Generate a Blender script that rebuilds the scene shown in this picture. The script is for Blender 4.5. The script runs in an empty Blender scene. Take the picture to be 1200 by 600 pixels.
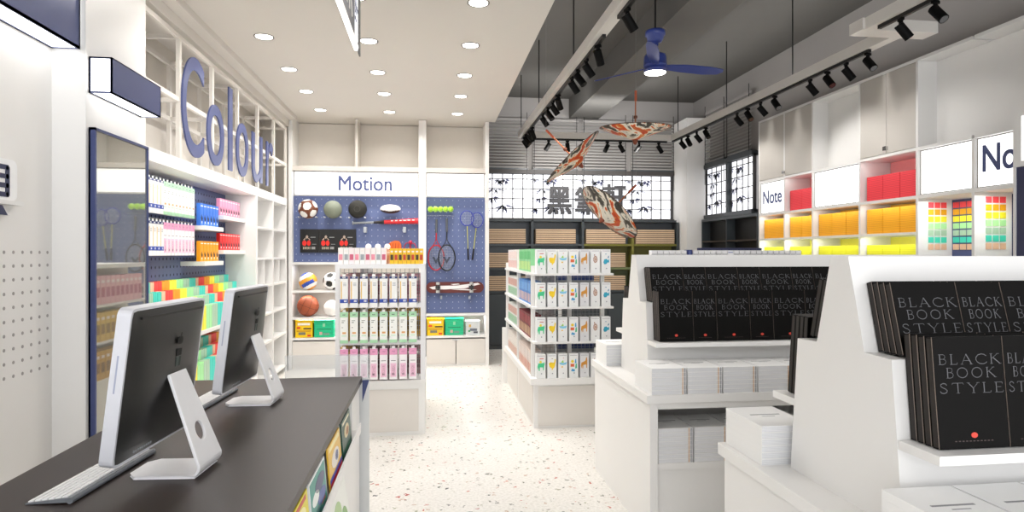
import bpy, bmesh, math, random
from mathutils import Vector, Matrix
random.seed(7)
PI = math.pi
COL = bpy.context.scene.collection
ORD = ('first second third fourth fifth sixth seventh eighth ninth tenth eleventh twelfth thirteenth fourteenth fifteenth sixteenth '
       'seventeenth eighteenth nineteenth twentieth twenty-first twenty-second twenty-third twenty-fourth twenty-fifth twenty-sixth '
       'twenty-seventh twenty-eighth twenty-ninth thirtieth thirty-first thirty-second thirty-third thirty-fourth thirty-fifth '
       'thirty-sixth thirty-seventh thirty-eighth thirty-ninth fortieth').split()

# ---------------------------------------------------------------- materials
def lin(h):
    h = h.lstrip('#')
    out = []
    for i in (0, 2, 4):
        c = int(h[i:i+2], 16) / 255
        out.append(c/12.92 if c <= 0.04045 else ((c+0.055)/1.055)**2.4)
    return tuple(out)

def mat(name, col, rough=0.5, metal=0.0, var=0.04, scale=30.0, emit=None, estr=1.0, coat=0.0, spec=None, trans=0.0, alpha=1.0):
    m = bpy.data.materials.new(name); m.use_nodes = True
    nt = m.node_tree; b = nt.nodes['Principled BSDF']
    c = lin(col) if isinstance(col, str) else col
    b.inputs['Roughness'].default_value = rough
    b.inputs['Metallic'].default_value = metal
    if spec is not None: b.inputs['Specular IOR Level'].default_value = spec
    if coat: b.inputs['Coat Weight'].default_value = coat
    if trans: b.inputs['Transmission Weight'].default_value = trans
    if alpha < 1: b.inputs['Alpha'].default_value = alpha
    if var > 0:
        tc = nt.nodes.new('ShaderNodeTexCoord'); nz = nt.nodes.new('ShaderNodeTexNoise')
        nz.inputs['Scale'].default_value = scale; nz.inputs['Detail'].default_value = 3
        rp = nt.nodes.new('ShaderNodeMapRange')
        rp.inputs['To Min'].default_value = 1 - var; rp.inputs['To Max'].default_value = 1 + var
        mx = nt.nodes.new('ShaderNodeMix'); mx.data_type = 'RGBA'; mx.blend_type = 'MULTIPLY'
        mx.inputs['Factor'].default_value = 1.0
        mx.inputs[6].default_value = (*c, 1)
        nt.links.new(tc.outputs['Object'], nz.inputs['Vector'])
        nt.links.new(nz.outputs['Fac'], rp.inputs['Value'])
        nt.links.new(rp.outputs['Result'], mx.inputs[7])
        nt.links.new(mx.outputs[2], b.inputs['Base Color'])
    else:
        b.inputs['Base Color'].default_value = (*c, 1)
    if emit:
        b.inputs['Emission Color'].default_value = (*(lin(emit) if isinstance(emit, str) else emit), 1)
        b.inputs['Emission Strength'].default_value = estr
    return m

_mc = {}
def cm(col, rough=0.5, **k):            # a colour material, cached
    key = (col, rough, tuple(sorted(k.items())))
    if key not in _mc: _mc[key] = mat('paint_' + col.strip('#'), col, rough, **k)
    return _mc[key]

def terrazzo():
    m = bpy.data.materials.new('terrazzo'); m.use_nodes = True
    nt = m.node_tree; N = nt.nodes; L = nt.links; b = N['Principled BSDF']
    tc = N.new('ShaderNodeTexCoord')
    cur = None
    base = (*lin('#e5e2dd'), 1)
    nz = N.new('ShaderNodeTexNoise'); nz.inputs['Scale'].default_value = 60; L.new(tc.outputs['Object'], nz.inputs['Vector'])
    r0 = N.new('ShaderNodeValToRGB'); r0.color_ramp.elements[0].position = .35; r0.color_ramp.elements[0].color = (*lin('#d6d3cd'), 1)
    r0.color_ramp.elements[1].position = .6; r0.color_ramp.elements[1].color = base
    L.new(nz.outputs['Fac'], r0.inputs['Fac']); cur = r0.outputs['Color']
    for sc, th, keep, cols in ((26, .26, .30, ['#a8a49c', '#55584c', '#c0a894', '#787870', '#b8b4a8']),
                               (17, .20, .30, ['#b04838', '#8c9470', '#3c4240', '#c07868', '#989880']),
                               (10, .14, .26, ['#a83028', '#b86050', '#58604c', '#a83830', '#d0a090'])):
        v = N.new('ShaderNodeTexVoronoi'); v.inputs['Scale'].default_value = sc; v.inputs['Randomness'].default_value = 1
        mp = N.new('ShaderNodeVectorMath'); mp.operation = 'ADD'; mp.inputs[1].default_value = (sc*.37, sc*.11, 0)
        dn = N.new('ShaderNodeTexNoise'); dn.inputs['Scale'].default_value = sc*2.2; dn.inputs['Detail'].default_value = 1
        ds = N.new('ShaderNodeVectorMath'); ds.operation = 'SCALE'; ds.inputs['Scale'].default_value = 1.1/sc
        L.new(tc.outputs['Object'], dn.inputs['Vector']); L.new(dn.outputs['Color'], ds.inputs[0])
        L.new(tc.outputs['Object'], mp.inputs[0])
        ad = N.new('ShaderNodeVectorMath'); ad.operation = 'ADD'; L.new(mp.outputs[0], ad.inputs[0]); L.new(ds.outputs[0], ad.inputs[1])
        L.new(ad.outputs[0], v.inputs['Vector'])
        lt = N.new('ShaderNodeMath'); lt.operation = 'LESS_THAN'; lt.inputs[1].default_value = th; L.new(v.outputs['Distance'], lt.inputs[0])
        sp = N.new('ShaderNodeSeparateColor'); L.new(v.outputs['Color'], sp.inputs[0])
        l2 = N.new('ShaderNodeMath'); l2.operation = 'LESS_THAN'; l2.inputs[1].default_value = keep; L.new(sp.outputs[0], l2.inputs[0])
        mu = N.new('ShaderNodeMath'); mu.operation = 'MULTIPLY'; L.new(lt.outputs[0], mu.inputs[0]); L.new(l2.outputs[0], mu.inputs[1])
        rp = N.new('ShaderNodeValToRGB'); rp.color_ramp.interpolation = 'CONSTANT'
        els = rp.color_ramp.elements
        while len(els) < len(cols): els.new(.5)
        for i, c in enumerate(cols): els[i].position = i/len(cols); els[i].color = (*lin(c), 1)
        L.new(sp.outputs[1], rp.inputs['Fac'])
        mx = N.new('ShaderNodeMix'); mx.data_type = 'RGBA'
        L.new(mu.outputs[0], mx.inputs['Factor']); L.new(cur, mx.inputs[6]); L.new(rp.outputs['Color'], mx.inputs[7])
        cur = mx.outputs[2]
    L.new(cur, b.inputs['Base Color']); b.inputs['Roughness'].default_value = .35
    return m

def stripes(name, cols, axis, scale, rough=.6, duty=.5):
    """bands of two colours along one object axis"""
    m = bpy.data.materials.new(name); m.use_nodes = True
    nt = m.node_tree; N = nt.nodes; L = nt.links; b = N['Principled BSDF']
    tc = N.new('ShaderNodeTexCoord'); sp = N.new('ShaderNodeSeparateXYZ'); L.new(tc.outputs['Object'], sp.inputs[0])
    mu = N.new('ShaderNodeMath'); mu.operation = 'MULTIPLY'; mu.inputs[1].default_value = scale; L.new(sp.outputs[axis], mu.inputs[0])
    fr = N.new('ShaderNodeMath'); fr.operation = 'FRACT'; L.new(mu.outputs[0], fr.inputs[0])
    gt = N.new('ShaderNodeMath'); gt.operation = 'GREATER_THAN'; gt.inputs[1].default_value = duty; L.new(fr.outputs[0], gt.inputs[0])
    mx = N.new('ShaderNodeMix'); mx.data_type = 'RGBA'; mx.inputs[6].default_value = (*lin(cols[0]), 1); mx.inputs[7].default_value = (*lin(cols[1]), 1)
    L.new(gt.outputs[0], mx.inputs['Factor']); L.new(mx.outputs[2], b.inputs['Base Color'])
    b.inputs['Roughness'].default_value = rough
    return m

M = {}
M['floor'] = terrazzo()
M['white'] = mat('white_laminate', '#e9e8e6', .38, var=.015, scale=4)
M['wall'] = mat('white_paint', '#eae8e5', .7, var=.02, scale=6)
M['beige'] = mat('warm_plaster', '#d9d3ca', .8, var=.03, scale=10)
M['ceil'] = mat('ceiling_paint', '#d8d3cc', .8, var=.015, scale=3)
M['signframe'] = mat('sign_frame','#8d8983',.5,var=0)
M['doorgrey'] = mat('upper_door_grey', '#c2bdb6', .5, var=.015, scale=8)
M['board'] = mat('dim_white_board', '#cbc5bd', .5, var=.01)  # white boards toned darker for the dim light in the upper bays
M['shadowpaint'] = mat('shadow_paint_brown', '#4a423c', .7, var=0)
M['door'] = mat('cabinet_door', '#dbd6d0', .45, var=.015, scale=8)
M['dceil'] = mat('dark_ceiling', '#5a5854', .85, var=.05, scale=2)
M['beam'] = mat('beam_concrete', '#64625e', .85, var=.05, scale=3)
M['gwall'] = mat('grey_wall', '#a09c99', .8, var=.03, scale=3)
M['slate'] = mat('slate_laminate', '#3c4246', .35, var=.03)
M['olive'] = mat('slate_yellow_lit', '#6f6c2c', .4, var=.03)  # yellow light in two bays, put into the slate's colour
M['sage'] = mat('slate_green_lit', '#67724c', .4, var=.03)  # greenish cast of that light, put into the slate's colour
M['bluegrey'] = mat('bluegrey_laminate', '#505a63', .3, var=.03)
M['black'] = mat('black_matt', '#050505', .5, var=.0)
M['blackm'] = mat('black_metal', '#030303', .6, var=0, spec=.15)
M['navy'] = mat('navy_laminate', '#2b3052', .35, var=.03)
M['blue'] = mat('blue_metal', '#3f4a78', .3, metal=.15, var=.02)
M['peg'] = mat('pegboard_blue', '#5f6d99', .5, var=.02)
M['hole'] = mat('peg_hole_pale', '#b9c0d8', .5, var=0)
M['dhole'] = mat('peg_hole_dark', '#2a2e44', .7, var=0)
M['letter'] = mat('letter_blue', '#4a5482', .4, var=.02)
M['glow'] = mat('light_panel', '#ffffff', .6, var=0, emit='#ffffff', estr=1.15)
M['glowhot'] = mat('lamp_diffuser', '#ffffff', .6, var=0, emit='#fffaf2', estr=6.0)
M['window'] = mat('backlit_window', '#ffffff', .3, var=0, emit='#f6f8ff', estr=1.1)
M['top'] = mat('dark_brown_laminate', '#312825', .38, var=.08, scale=3, spec=.3)
M['alu'] = mat('brushed_aluminium', '#dddfe6', .32, metal=.25, var=.03)
M['alustand'] = mat('pale_aluminium', '#ececee', .4, metal=.12, var=.03)
M['chrome'] = mat('chrome', '#c8c8c8', .15, metal=1, var=0)
M['screenback'] = mat('glossy_black_back', '#1c1c1b', .33, var=0, spec=.55)
M['glass'] = mat('mirror_glass', '#b4b4ae', .03, metal=.72, var=0)
M['clear'] = mat('clear_acrylic', '#eef2f4', .08, var=0, alpha=.28)
M['frost'] = mat('frosted_acrylic', '#d4d6d6', .5, var=.02)
M['rackwhite'] = mat('rack_grey_white', '#e6e6e8', .35, var=.02)
M['wire'] = mat('wire_grey', '#9a9a9c', .35, metal=.6, var=0)
M['kraft'] = mat('kraft_board', '#cbb093', .7, var=.12, scale=14)
M['kraftd'] = mat('kraft_edge', '#5e4634', .8, var=.1, scale=14)
M['bookblack'] = mat('black_cover', '#060504', .5, var=.05, spec=.12)
M['bookspine'] = mat('black_book_edge', '#1c1512', .6, var=.15)
M['booklight'] = mat('pale_page_edge', '#8a7d74', .6, var=0)
M['cover_grey'] = mat('grey_print', '#616165', .5, var=0)
M['redprint'] = mat('red_print', '#d8412f', .5, var=0)
M['paper'] = stripes('white_page_edges', ['#e3e4e6', '#d2d3d6'], 2, 240, .7, .55)
M['coverwhite'] = mat('white_cover', '#efefee', .45, var=.01)
M['greyprint'] = mat('pale_grey_print', '#8b8b8e', .6, var=0)
M['orangeprint'] = mat('pale_orange_print', '#d9b48a', .6, var=0)
M['wood'] = mat('bamboo_stick', '#a5603a', .5, var=.1)
M['track'] = mat('track_white', '#d9d5cf', .4, var=.02)
M['fanblue'] = mat('fan_blue', '#2f3f86', .3, var=.03)
M['ink'] = mat('ink_navy', '#5a5f84', .6, var=0)
M['inkpale'] = mat('ink_pale', '#b4b9cc', .6, var=0)
M['signgrey'] = mat('dark_grey_letters', '#3c3c40', .5, var=0)

# ---------------------------------------------------------------- mesh helper
class MB:
    def __init__(s): s.v = []; s.f = []; s.m = []; s.sm = []
    def add(s, vs, fs, m=0, smooth=False):
        b = len(s.v); s.v += [tuple(v) for v in vs]
        for f in fs: s.f.append(tuple(b+i for i in f)); s.m.append(m); s.sm.append(smooth)
        return s
    def box(s, x0, x1, y0, y1, z0, z1, m=0):
        return s.add([(x0,y0,z0),(x1,y0,z0),(x1,y1,z0),(x0,y1,z0),(x0,y0,z1),(x1,y0,z1),(x1,y1,z1),(x0,y1,z1)],
              [(0,3,2,1),(4,5,6,7),(0,1,5,4),(1,2,6,5),(2,3,7,6),(3,0,4,7)], m)
    def rbox(s, x0, x1, y0, y1, z0, z1, r=.005, m=0, axis='z'):
        """box with rounded corners about one axis"""
        a0,a1,b0,b1,c0,c1 = {'z':(x0,x1,y0,y1,z0,z1),'y':(x0,x1,z0,z1,y0,y1),'x':(y0,y1,z0,z1,x0,x1)}[axis]
        pts = []
        for cx, cy, st in ((a1-r,b1-r,0),(a0+r,b1-r,90),(a0+r,b0+r,180),(a1-r,b0+r,270)):
            for k in range(5):
                t = math.radians(st+k*22.5); pts.append((cx+r*math.cos(t), cy+r*math.sin(t)))
        return s.prism(pts, axis, c0, c1, m)
    def prism(s, pts, axis, c0, c1, m=0, msides=None):
        n = len(pts)
        def P(p, c): return {'z':(p[0],p[1],c),'y':(p[0],c,p[1]),'x':(c,p[0],p[1])}[axis]
        vs = [P(p,c0) for p in pts]+[P(p,c1) for p in pts]
        s.add(vs, [tuple(range(n)), tuple(range(2*n-1, n-1, -1))], m)
        s.add(vs, [(i,(i+1)%n,n+(i+1)%n,n+i) for i in range(n)], m if msides is None else msides)
        return s
    def cyl(s, p0, p1, r0, r1=None, n=16, m=0, smooth=True):
        r1 = r0 if r1 is None else r1
        p0 = Vector(p0); p1 = Vector(p1); d = (p1-p0).normalized()
        a = d.orthogonal().normalized(); b = d.cross(a)
        vs = [p0+(a*math.cos(2*PI*i/n)+b*math.sin(2*PI*i/n))*r0 for i in range(n)]+[p1+(a*math.cos(2*PI*i/n)+b*math.sin(2*PI*i/n))*r1 for i in range(n)]
        s.add(vs, [(i,(i+1)%n,n+(i+1)%n,n+i) for i in range(n)], m, smooth)
        s.add(vs, [tuple(range(n-1,-1,-1)), tuple(range(n,2*n))], m)
        return s
    def tube(s, pts, r, n=8, m=0, close=False):
        pts = [Vector(p) for p in pts]; k = len(pts); vs = []; fs = []
        up = None
        for i, p in enumerate(pts):
            if close: d = pts[(i+1)%k]-pts[i-1]
            else: d = pts[min(i+1,k-1)]-pts[max(i-1,0)]
            d.normalize()
            a = d.orthogonal().normalized() if up is None else (up-d*up.dot(d)).normalized()
            up = a; b = d.cross(a)
            vs += [p+(a*math.cos(2*PI*j/n)+b*math.sin(2*PI*j/n))*r for j in range(n)]
        for i in range(k if close else k-1):
            for j in range(n):
                fs.append((i*n+j, i*n+(j+1)%n, ((i+1)%k)*n+(j+1)%n, ((i+1)%k)*n+j))
        s.add(vs, fs, m, True)
        if not close: s.add(vs, [tuple(range(n-1,-1,-1)), tuple(range((k-1)*n, k*n))], m)
        return s
    def ball(s, c, r, seg=24, ring=14, m=0, sc=(1,1,1), fn=None):
        vs = []; fs = []
        for i in range(ring+1):
            t = PI*i/ring
            for j in range(seg):
                a = 2*PI*j/seg
                vs.append((c[0]+r*sc[0]*math.sin(t)*math.cos(a), c[1]+r*sc[1]*math.sin(t)*math.sin(a), c[2]+r*sc[2]*math.cos(t)))
        b = len(s.v); s.v += vs
        for i in range(ring):
            for j in range(seg):
                q = (i*seg+j, (i+1)*seg+j, (i+1)*seg+(j+1)%seg, i*seg+(j+1)%seg)
                mid = sum((Vector(vs[k]) for k in q), Vector())/4-Vector(c)
                s.f.append(tuple(b+k for k in q)); s.m.append(fn(Vector((mid.x/sc[0], mid.y/sc[1], mid.z/sc[2])).normalized()) if fn else m); s.sm.append(True)
        return s
    def lathe(s, prof, c=(0,0,0), n=32, m=0, M4=None):
        vs = []; fs = []
        for r, z in prof:
            for j in range(n):
                a = 2*PI*j/n; p = Vector((r*math.cos(a), r*math.sin(a), z))
                if M4: p = M4 @ p
                vs.append((p.x+c[0], p.y+c[1], p.z+c[2]))
        for i in range(len(prof)-1):
            for j in range(n): fs.append((i*n+j, i*n+(j+1)%n, (i+1)*n+(j+1)%n, (i+1)*n+j))
        return s.add(vs, fs, m, True)
    def disc(s, c, nrm, r, m=0, n=14, rx=None, up=(0,0,1)):
        """thin coin standing proud of a surface"""
        nrm = Vector(nrm).normalized(); u = Vector(up); a = (u-nrm*u.dot(nrm)).normalized(); b = nrm.cross(a); rx = rx or r
        c = Vector(c)
        vs = [c+b*math.cos(2*PI*i/n)*rx+a*math.sin(2*PI*i/n)*r for i in range(n)]
        vs2 = [v+nrm*.0012 for v in vs]
        return s.add(vs+vs2, [tuple(range(n,2*n))]+[(i,(i+1)%n,n+(i+1)%n,n+i) for i in range(n)], m)
    def mapped(s, Mx):
        s.v = [tuple(Mx @ Vector(v)) for v in s.v]; return s
    def mesh(s, name, mats):
        me = bpy.data.meshes.new(name); me.from_pydata(s.v, [], s.f)
        for m in (mats if isinstance(mats, (list, tuple)) else [mats]): me.materials.append(m)
        me.polygons.foreach_set('material_index', s.m); me.polygons.foreach_set('use_smooth', s.sm)
        bm = bmesh.new(); bm.from_mesh(me)
        bmesh.ops.remove_doubles(bm, verts=bm.verts, dist=1e-6) if False else None
        bmesh.ops.recalc_face_normals(bm, faces=bm.faces); bm.to_mesh(me); bm.free(); me.update()
        return me
    def build(s, name, mats, parent=None, loc=None, bevel=0):
        o = link(name, s.mesh(name, mats), parent, loc)
        if bevel:
            b = o.modifiers.new('soft_edge', 'BEVEL'); b.width = bevel; b.segments = 2; b.limit_method = 'ANGLE'
        return o

def link(name, data, parent=None, loc=None):
    o = bpy.data.objects.new(name, data); COL.objects.link(o)
    if parent: o.parent = parent
    if loc is not None: o.location = loc
    return o

def tag(o, label=None, cat=None, group=None, kind=None):
    if label: o['label'] = label
    if cat: o['category'] = cat
    if group: o['group'] = group
    if kind: o['kind'] = kind
    return o

def thing(name, label, cat, loc=(0,0,0), rz=0, group=None):
    o = bpy.data.objects.new(name, None); COL.objects.link(o); o.empty_display_size = .05
    o.location = loc; o.rotation_euler = (0,0,rz)
    return tag(o, label, cat, group)

def struct(name, mb, mats, bevel=0): return tag(mb.build(name, mats, bevel=bevel), kind='structure')

def copy(o, loc=None, rot=None, label=None, group=None, scale=None):
    r = o.copy(); COL.objects.link(r)
    if loc is not None: r.location = loc
    if rot is not None: r.rotation_euler = rot
    if scale is not None: r.scale = scale
    if label: r['label'] = label
    if group: r['group'] = group
    for ch in list(o.children):
        c = ch.copy(); COL.objects.link(c); c.parent = r
        for g in list(ch.children):
            d = g.copy(); COL.objects.link(d); d.parent = c
    return r

class Stock:
    """makes the first of a kind where it stands, then copies of it"""
    def __init__(s, make): s.make = make; s.first = None
    def put(s, loc, rot=(0,0,0), label=None, group=None, scale=(1,1,1)):
        if s.first is None:
            s.first = s.make(); o = s.first
            o.location = loc; o.rotation_euler = rot; o.scale = scale
            if label: o['label'] = label
            if group: o['group'] = group
            return o
        return copy(s.first, loc, rot, label, group, scale)

def text_mesh(txt, extr=.01, offset=0.0, name='lettering', space=1.0, res=6):
    cu = bpy.data.curves.new(name, 'FONT'); cu.body = txt; cu.size = 1; cu.extrude = 0; cu.offset = offset; cu.space_character = space; cu.resolution_u = res
    ob = bpy.data.objects.new(name, cu); COL.objects.link(ob)
    dg = bpy.context.evaluated_depsgraph_get(); dg.update()
    me = bpy.data.meshes.new_from_object(ob.evaluated_get(dg))
    bpy.data.objects.remove(ob); bpy.data.curves.remove(cu)
    bm = bmesh.new(); bm.from_mesh(me)
    bmesh.ops.remove_doubles(bm, verts=bm.verts, dist=1e-5)
    if extr:
        r = bmesh.ops.extrude_face_region(bm, geom=bm.faces[:])
        bmesh.ops.translate(bm, vec=(0,0,extr), verts=[e for e in r['geom'] if isinstance(e, bmesh.types.BMVert)])
    bmesh.ops.recalc_face_normals(bm, faces=bm.faces)
    for f in bm.faces: f.smooth = False
    bm.to_mesh(me); bm.free()
    return me

def bbox(me):
    xs = [v.co.x for v in me.vertices]; ys = [v.co.y for v in me.vertices]
    return min(xs), max(xs), min(ys), max(ys)

def fit_text(name, txt, material, origin, right, width, height, extr=.006, offset=0.0, parent=None, ref=None, up=(0,0,1), bold=0.0):
    """lettering scaled to width x height; origin = its lower start corner, on the surface"""
    me = text_mesh(txt, 1.0, offset, name)
    x0,x1,y0,y1 = bbox(me) if ref is None else ref
    right = Vector(right).normalized(); up = Vector(up).normalized(); nrm = right.cross(up)
    o = Vector(origin)
    for v in me.vertices:
        p = v.co.copy()
        v.co = o+right*((p.x-x0)/(x1-x0)*width)+up*((p.y-y0)/(y1-y0)*height)+nrm*(p.z*extr)
    if bold:                                   # heavier strokes: the same outline repeated a hair apart
        bm = bmesh.new()
        for k,(dx,dz) in enumerate(((-1,-1),(1,-1),(1,1),(-1,1))):
            bm2 = bmesh.new(); bm2.from_mesh(me); bmesh.ops.translate(bm2, verts=bm2.verts, vec=right*dx*bold/2+up*dz*bold/2+nrm*k*.0002)
            tmp = bpy.data.meshes.new('tmp'); bm2.to_mesh(tmp); bm2.free(); bm.from_mesh(tmp); bpy.data.meshes.remove(tmp)
        bm.to_mesh(me); bm.free()
    me.materials.clear(); me.materials.append(material)
    return link(name, me, parent)

# frames of the photograph's camera, used to read positions on known planes
def on_y(px, pz, y):
    u = (px-600)/740; v = (297-pz)/740
    s_, c_ = math.sin(CAM_YAW), math.cos(CAM_YAW)
    t = y/(c_-s_*u); return (t*(s_+c_*u), y, 1.4+t*v)
CAM_YAW = math.atan(95/740)

# ================================================================= THE ROOM
struct('floor', MB().box(-2.4,4.45,-1.5,9.7,-.1,0), M['floor'])
wl = MB().box(-1.99,-1.79,-1.5,3.26,0,3.05)
for i in range(12):
    for k in range(10): wl.disc((-1.79, 3.225-.061*i, 1.405-.0595*k), (1,0,0), .0075, 1)
struct('wall_left', wl, [M['wall'], mat('peg_hole_shade', '#a5a19e', .8, var=0)])
struct('pillar_left', MB().box(-2.25,-1.64,3.26,3.9,0,3.05), M['white'])
struct('wall_behind_colour_shelf', MB().box(-2.25,-2.1,3.9,8.35,0,3.05), M['beige'])
struct('wall_back', MB().box(-2.25,.72,8.27,8.4,0,3.05), M['beige'])
struct('wall_partition', MB().box(.60,.72,8.4,9.6,0,3.77), M['gwall'])
struct('wall_far', MB().box(.6,4.45,9.5,9.7,0,3.77), M['gwall'])
struct('wall_right', MB().box(4.1,4.45,-1.5,7.3,3.0,3.77).box(4.1,4.45,7.3,9.7,0,3.77).box(4.3,4.45,-1.5,7.3,0,3.0), M['gwall'])
struct('pillar_corner', MB().box(3.74,4.1,8.9,9.5,0,3.4), M['wall'])
struct('ceiling', MB().box(-2.25,.8,-1.5,7.9,3.05,3.15).box(-2.25,.72,7.9,8.4,3.05,3.15), M['ceil'])
struct('ceiling_dark', MB().box(.6,4.45,-1.5,9.7,3.77,3.87), M['dceil'])
struct('ceiling_edge_riser', MB().box(.7,.8,-1.5,7.9,3.15,3.77).box(.6,.72,7.9,8.4,3.15,3.77), M['gwall'])
struct('beam_ceiling', MB().box(2.1,2.56,-1.5,9.5,3.47,3.77), M['beam'])
struct('trim_cove', MB().box(-1.72,-1.6,3.9,7.86,3.0,3.05).box(-1.75,-1.69,3.9,7.86,2.925,3.0), M['ceil'])

# round downlights in the white ceiling
def make_downlight():
    t = thing('ceiling_downlight', '', 'ceiling light')
    MB().lathe([(.062,0),(.070,-.006),(.074,-.004),(.074,0)], n=28).build('rim', mat('downlight_rim', '#6a655f', .4, var=0), t)
    MB().lathe([(.0001,-.004),(.062,-.004),(.062,0)], n=28).build('diffuser', M['glowhot'], t)
    return t
DL = Stock(make_downlight)
rows = [(-1.26, [4.15,5.005,5.86,6.64,7.48], 'above the colour shelves'), (-.48, [4.15,5.005,5.86,6.64,7.48], 'in the middle ceiling row'), (.31, [4.15,5.005,5.86,6.64,7.48], 'in the row beside the dark ceiling')]
for x, ys, where in rows:
    for i, y in enumerate(ys):
        DL.put((x,y,3.05), label=f'round recessed downlight {where}, {ORD[4-i]} out from the sports wall', group='ceiling downlights')
        l = bpy.data.lights.new('downlight_lamp', 'AREA'); l.shape = 'DISK'; l.size = .12; l.energy = 7.5; l.color = (1,.97,.93); l.spread = math.radians(150)
        lo = link('downlight_lamp', l); lo.location = (x,y,3.03)
# ================================================================= THE CASH COUNTER
ZT = .755
t = thing('cash_counter', 'long white counter with a dark brown top carrying two desktop computers', 'counter', (-.77,2.3,0))
def W(x,y): return (x+.77, y-2.3)        # world to counter-local
MB().rbox(-1.187+.77,-.357+.77,.75-2.3,3.385-2.3,.727,ZT,.006).build('countertop', M['top'], t, bevel=.002)
b = MB()
b.box(-1.16+.77,-.44+.77,.8-2.3,3.37-2.3,0,.727)
b.box(-.44+.77,-.37+.77,2.62-2.3,3.37-2.3,0,.56)          # closed lower front of the far bay
b.box(-.44+.77,-.37+.77,3.05-2.3,3.37-2.3,.56,.727)
b.box(-.44+.77,-.37+.77,.8-2.3,2.62-2.3,0,.25)
b.build('body', M['white'], t)
MB().box(-.44+.77,-.328+.77,.9-2.3,3.05-2.3,.555,.565).box(-.334+.77,-.328+.77,.9-2.3,3.05-2.3,.565,.60).build('magazine_ledge', M['white'], t)
MB().box(-.44+.77,-.285+.77,.9-2.3,2.61-2.3,.25,.26).box(-.291+.77,-.285+.77,.9-2.3,2.61-2.3,.26,.31).build('magazine_ledge', M['white'], t)

t = thing('counter_end_screen', 'upright acrylic end screen closing the aisle end of the cash counter', 'screen panel', (-.6,3.395,0))
MB().box(-.15,.278,-.006,.006,0,.745).build('frosted_panel', M['frost'], t)
MB().box(-.15,.278,-.006,.006,.745,.87).build('clear_panel', M['clear'], t)
MB().prism([(.243,.735),(.278,.735),(.243,.62)],'y',-.0085,-.0062).build('blue_triangle', M['blue'], t)

def magazine(label, loc, w, h, base, shapes, lean=-5, group=None):
    """stands leaning back against the counter, cover towards +X; local y = along the counter"""
    t = thing('magazine', label, 'magazine', loc, group=group)
    t.rotation_euler = (0, math.radians(lean), 0)
    mb = MB().box(-.006,0,-w/2,w/2,0,h,0)
    mats = [cm(base,.35)]
    for (kind, y, z, a, c, col) in shapes:
        mats.append(cm(col,.35)); k = len(mats)-1
        if kind == 'r': mb.box(0,.0008,y*w-a*w/2,y*w+a*w/2,z*h-c*h/2,z*h+c*h/2,k)
        else: mb.disc((.0002,y*w,z*h),(1,0,0),c*h/2,k,rx=a*w/2)
    mb.build('cover', mats, t)
magazine('dark green magazine with a yellow emblem, last in the rack at the counter end', (-.341,2.70,.5665), 0.26, 0.157, '#10483a',
         [('d',.0,.62,.5,.34,'#d9c89a'),('d',.05,.6,.3,.2,'#c07a48'),('r',0,.9,.7,.06,'#e6dfc0'),('r',0,.2,.6,.05,'#2f7a58')])
magazine('yellow magazine with a red and blue lower band in the counter rack', (-.341,2.385,.5665), 0.28, 0.157, '#e8b93c',
         [('r',0,.1,1,.2,'#e2231a'),('r',0,.25,1,.1,'#2b47b0'),('d',0,.55,.6,.4,'#e9e0d4'),('d',.1,.55,.25,.22,'#6b86c8'),('r',0,.9,.8,.1,'#f6e7a8')])
magazine('teal and navy picture magazine standing in the lower counter rack', (-.341,2.04,.5665), 0.27, 0.157, '#e9ecec',
         [('r',0,.5,.92,.9,'#1d8d80'),('d',.1,.7,.6,.3,'#1f2f66'),('d',-.2,.55,.4,.25,'#f0f4ef'),('d',.15,.4,.5,.28,'#2e4a9a'),('r',.2,.3,.3,.16,'#d9642c'),('d',-.1,.25,.4,.2,'#0f5d58')])
magazine('white magazine with green leaf shapes in the lower counter rack', (-.298,2.36,.2615), 0.38, 0.288, '#eef0ea',
         [('d',-.1,.7,.4,.3,'#a9c98a'),('d',.2,.45,.35,.4,'#7fae66'),('d',-.2,.3,.3,.3,'#c9dcae')], lean=-9)
magazine('bright yellow magazine with a crowded picture cover, lower counter rack', (-.341,1.75,.5665), 0.26, 0.157, '#e3d51e',
         [('d',.1,.7,.5,.3,'#f6efb0'),('d',-.2,.5,.4,.3,'#b8902a'),('d',.2,.4,.4,.25,'#8a3f5a'),('d',-.05,.25,.5,.2,'#f1e23a'),('r',0,.92,.8,.08,'#c9352a')])
magazine('pink and brown magazine at the cashier end of the lower counter rack', (-.341,1.47,.5665), 0.25, 0.157, '#d9a9b0',
         [('d',.1,.65,.6,.4,'#7a3b3b'),('d',-.2,.4,.4,.3,'#e8d9c8'),('r',0,.9,.8,.1,'#6a2f4a')])

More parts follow.
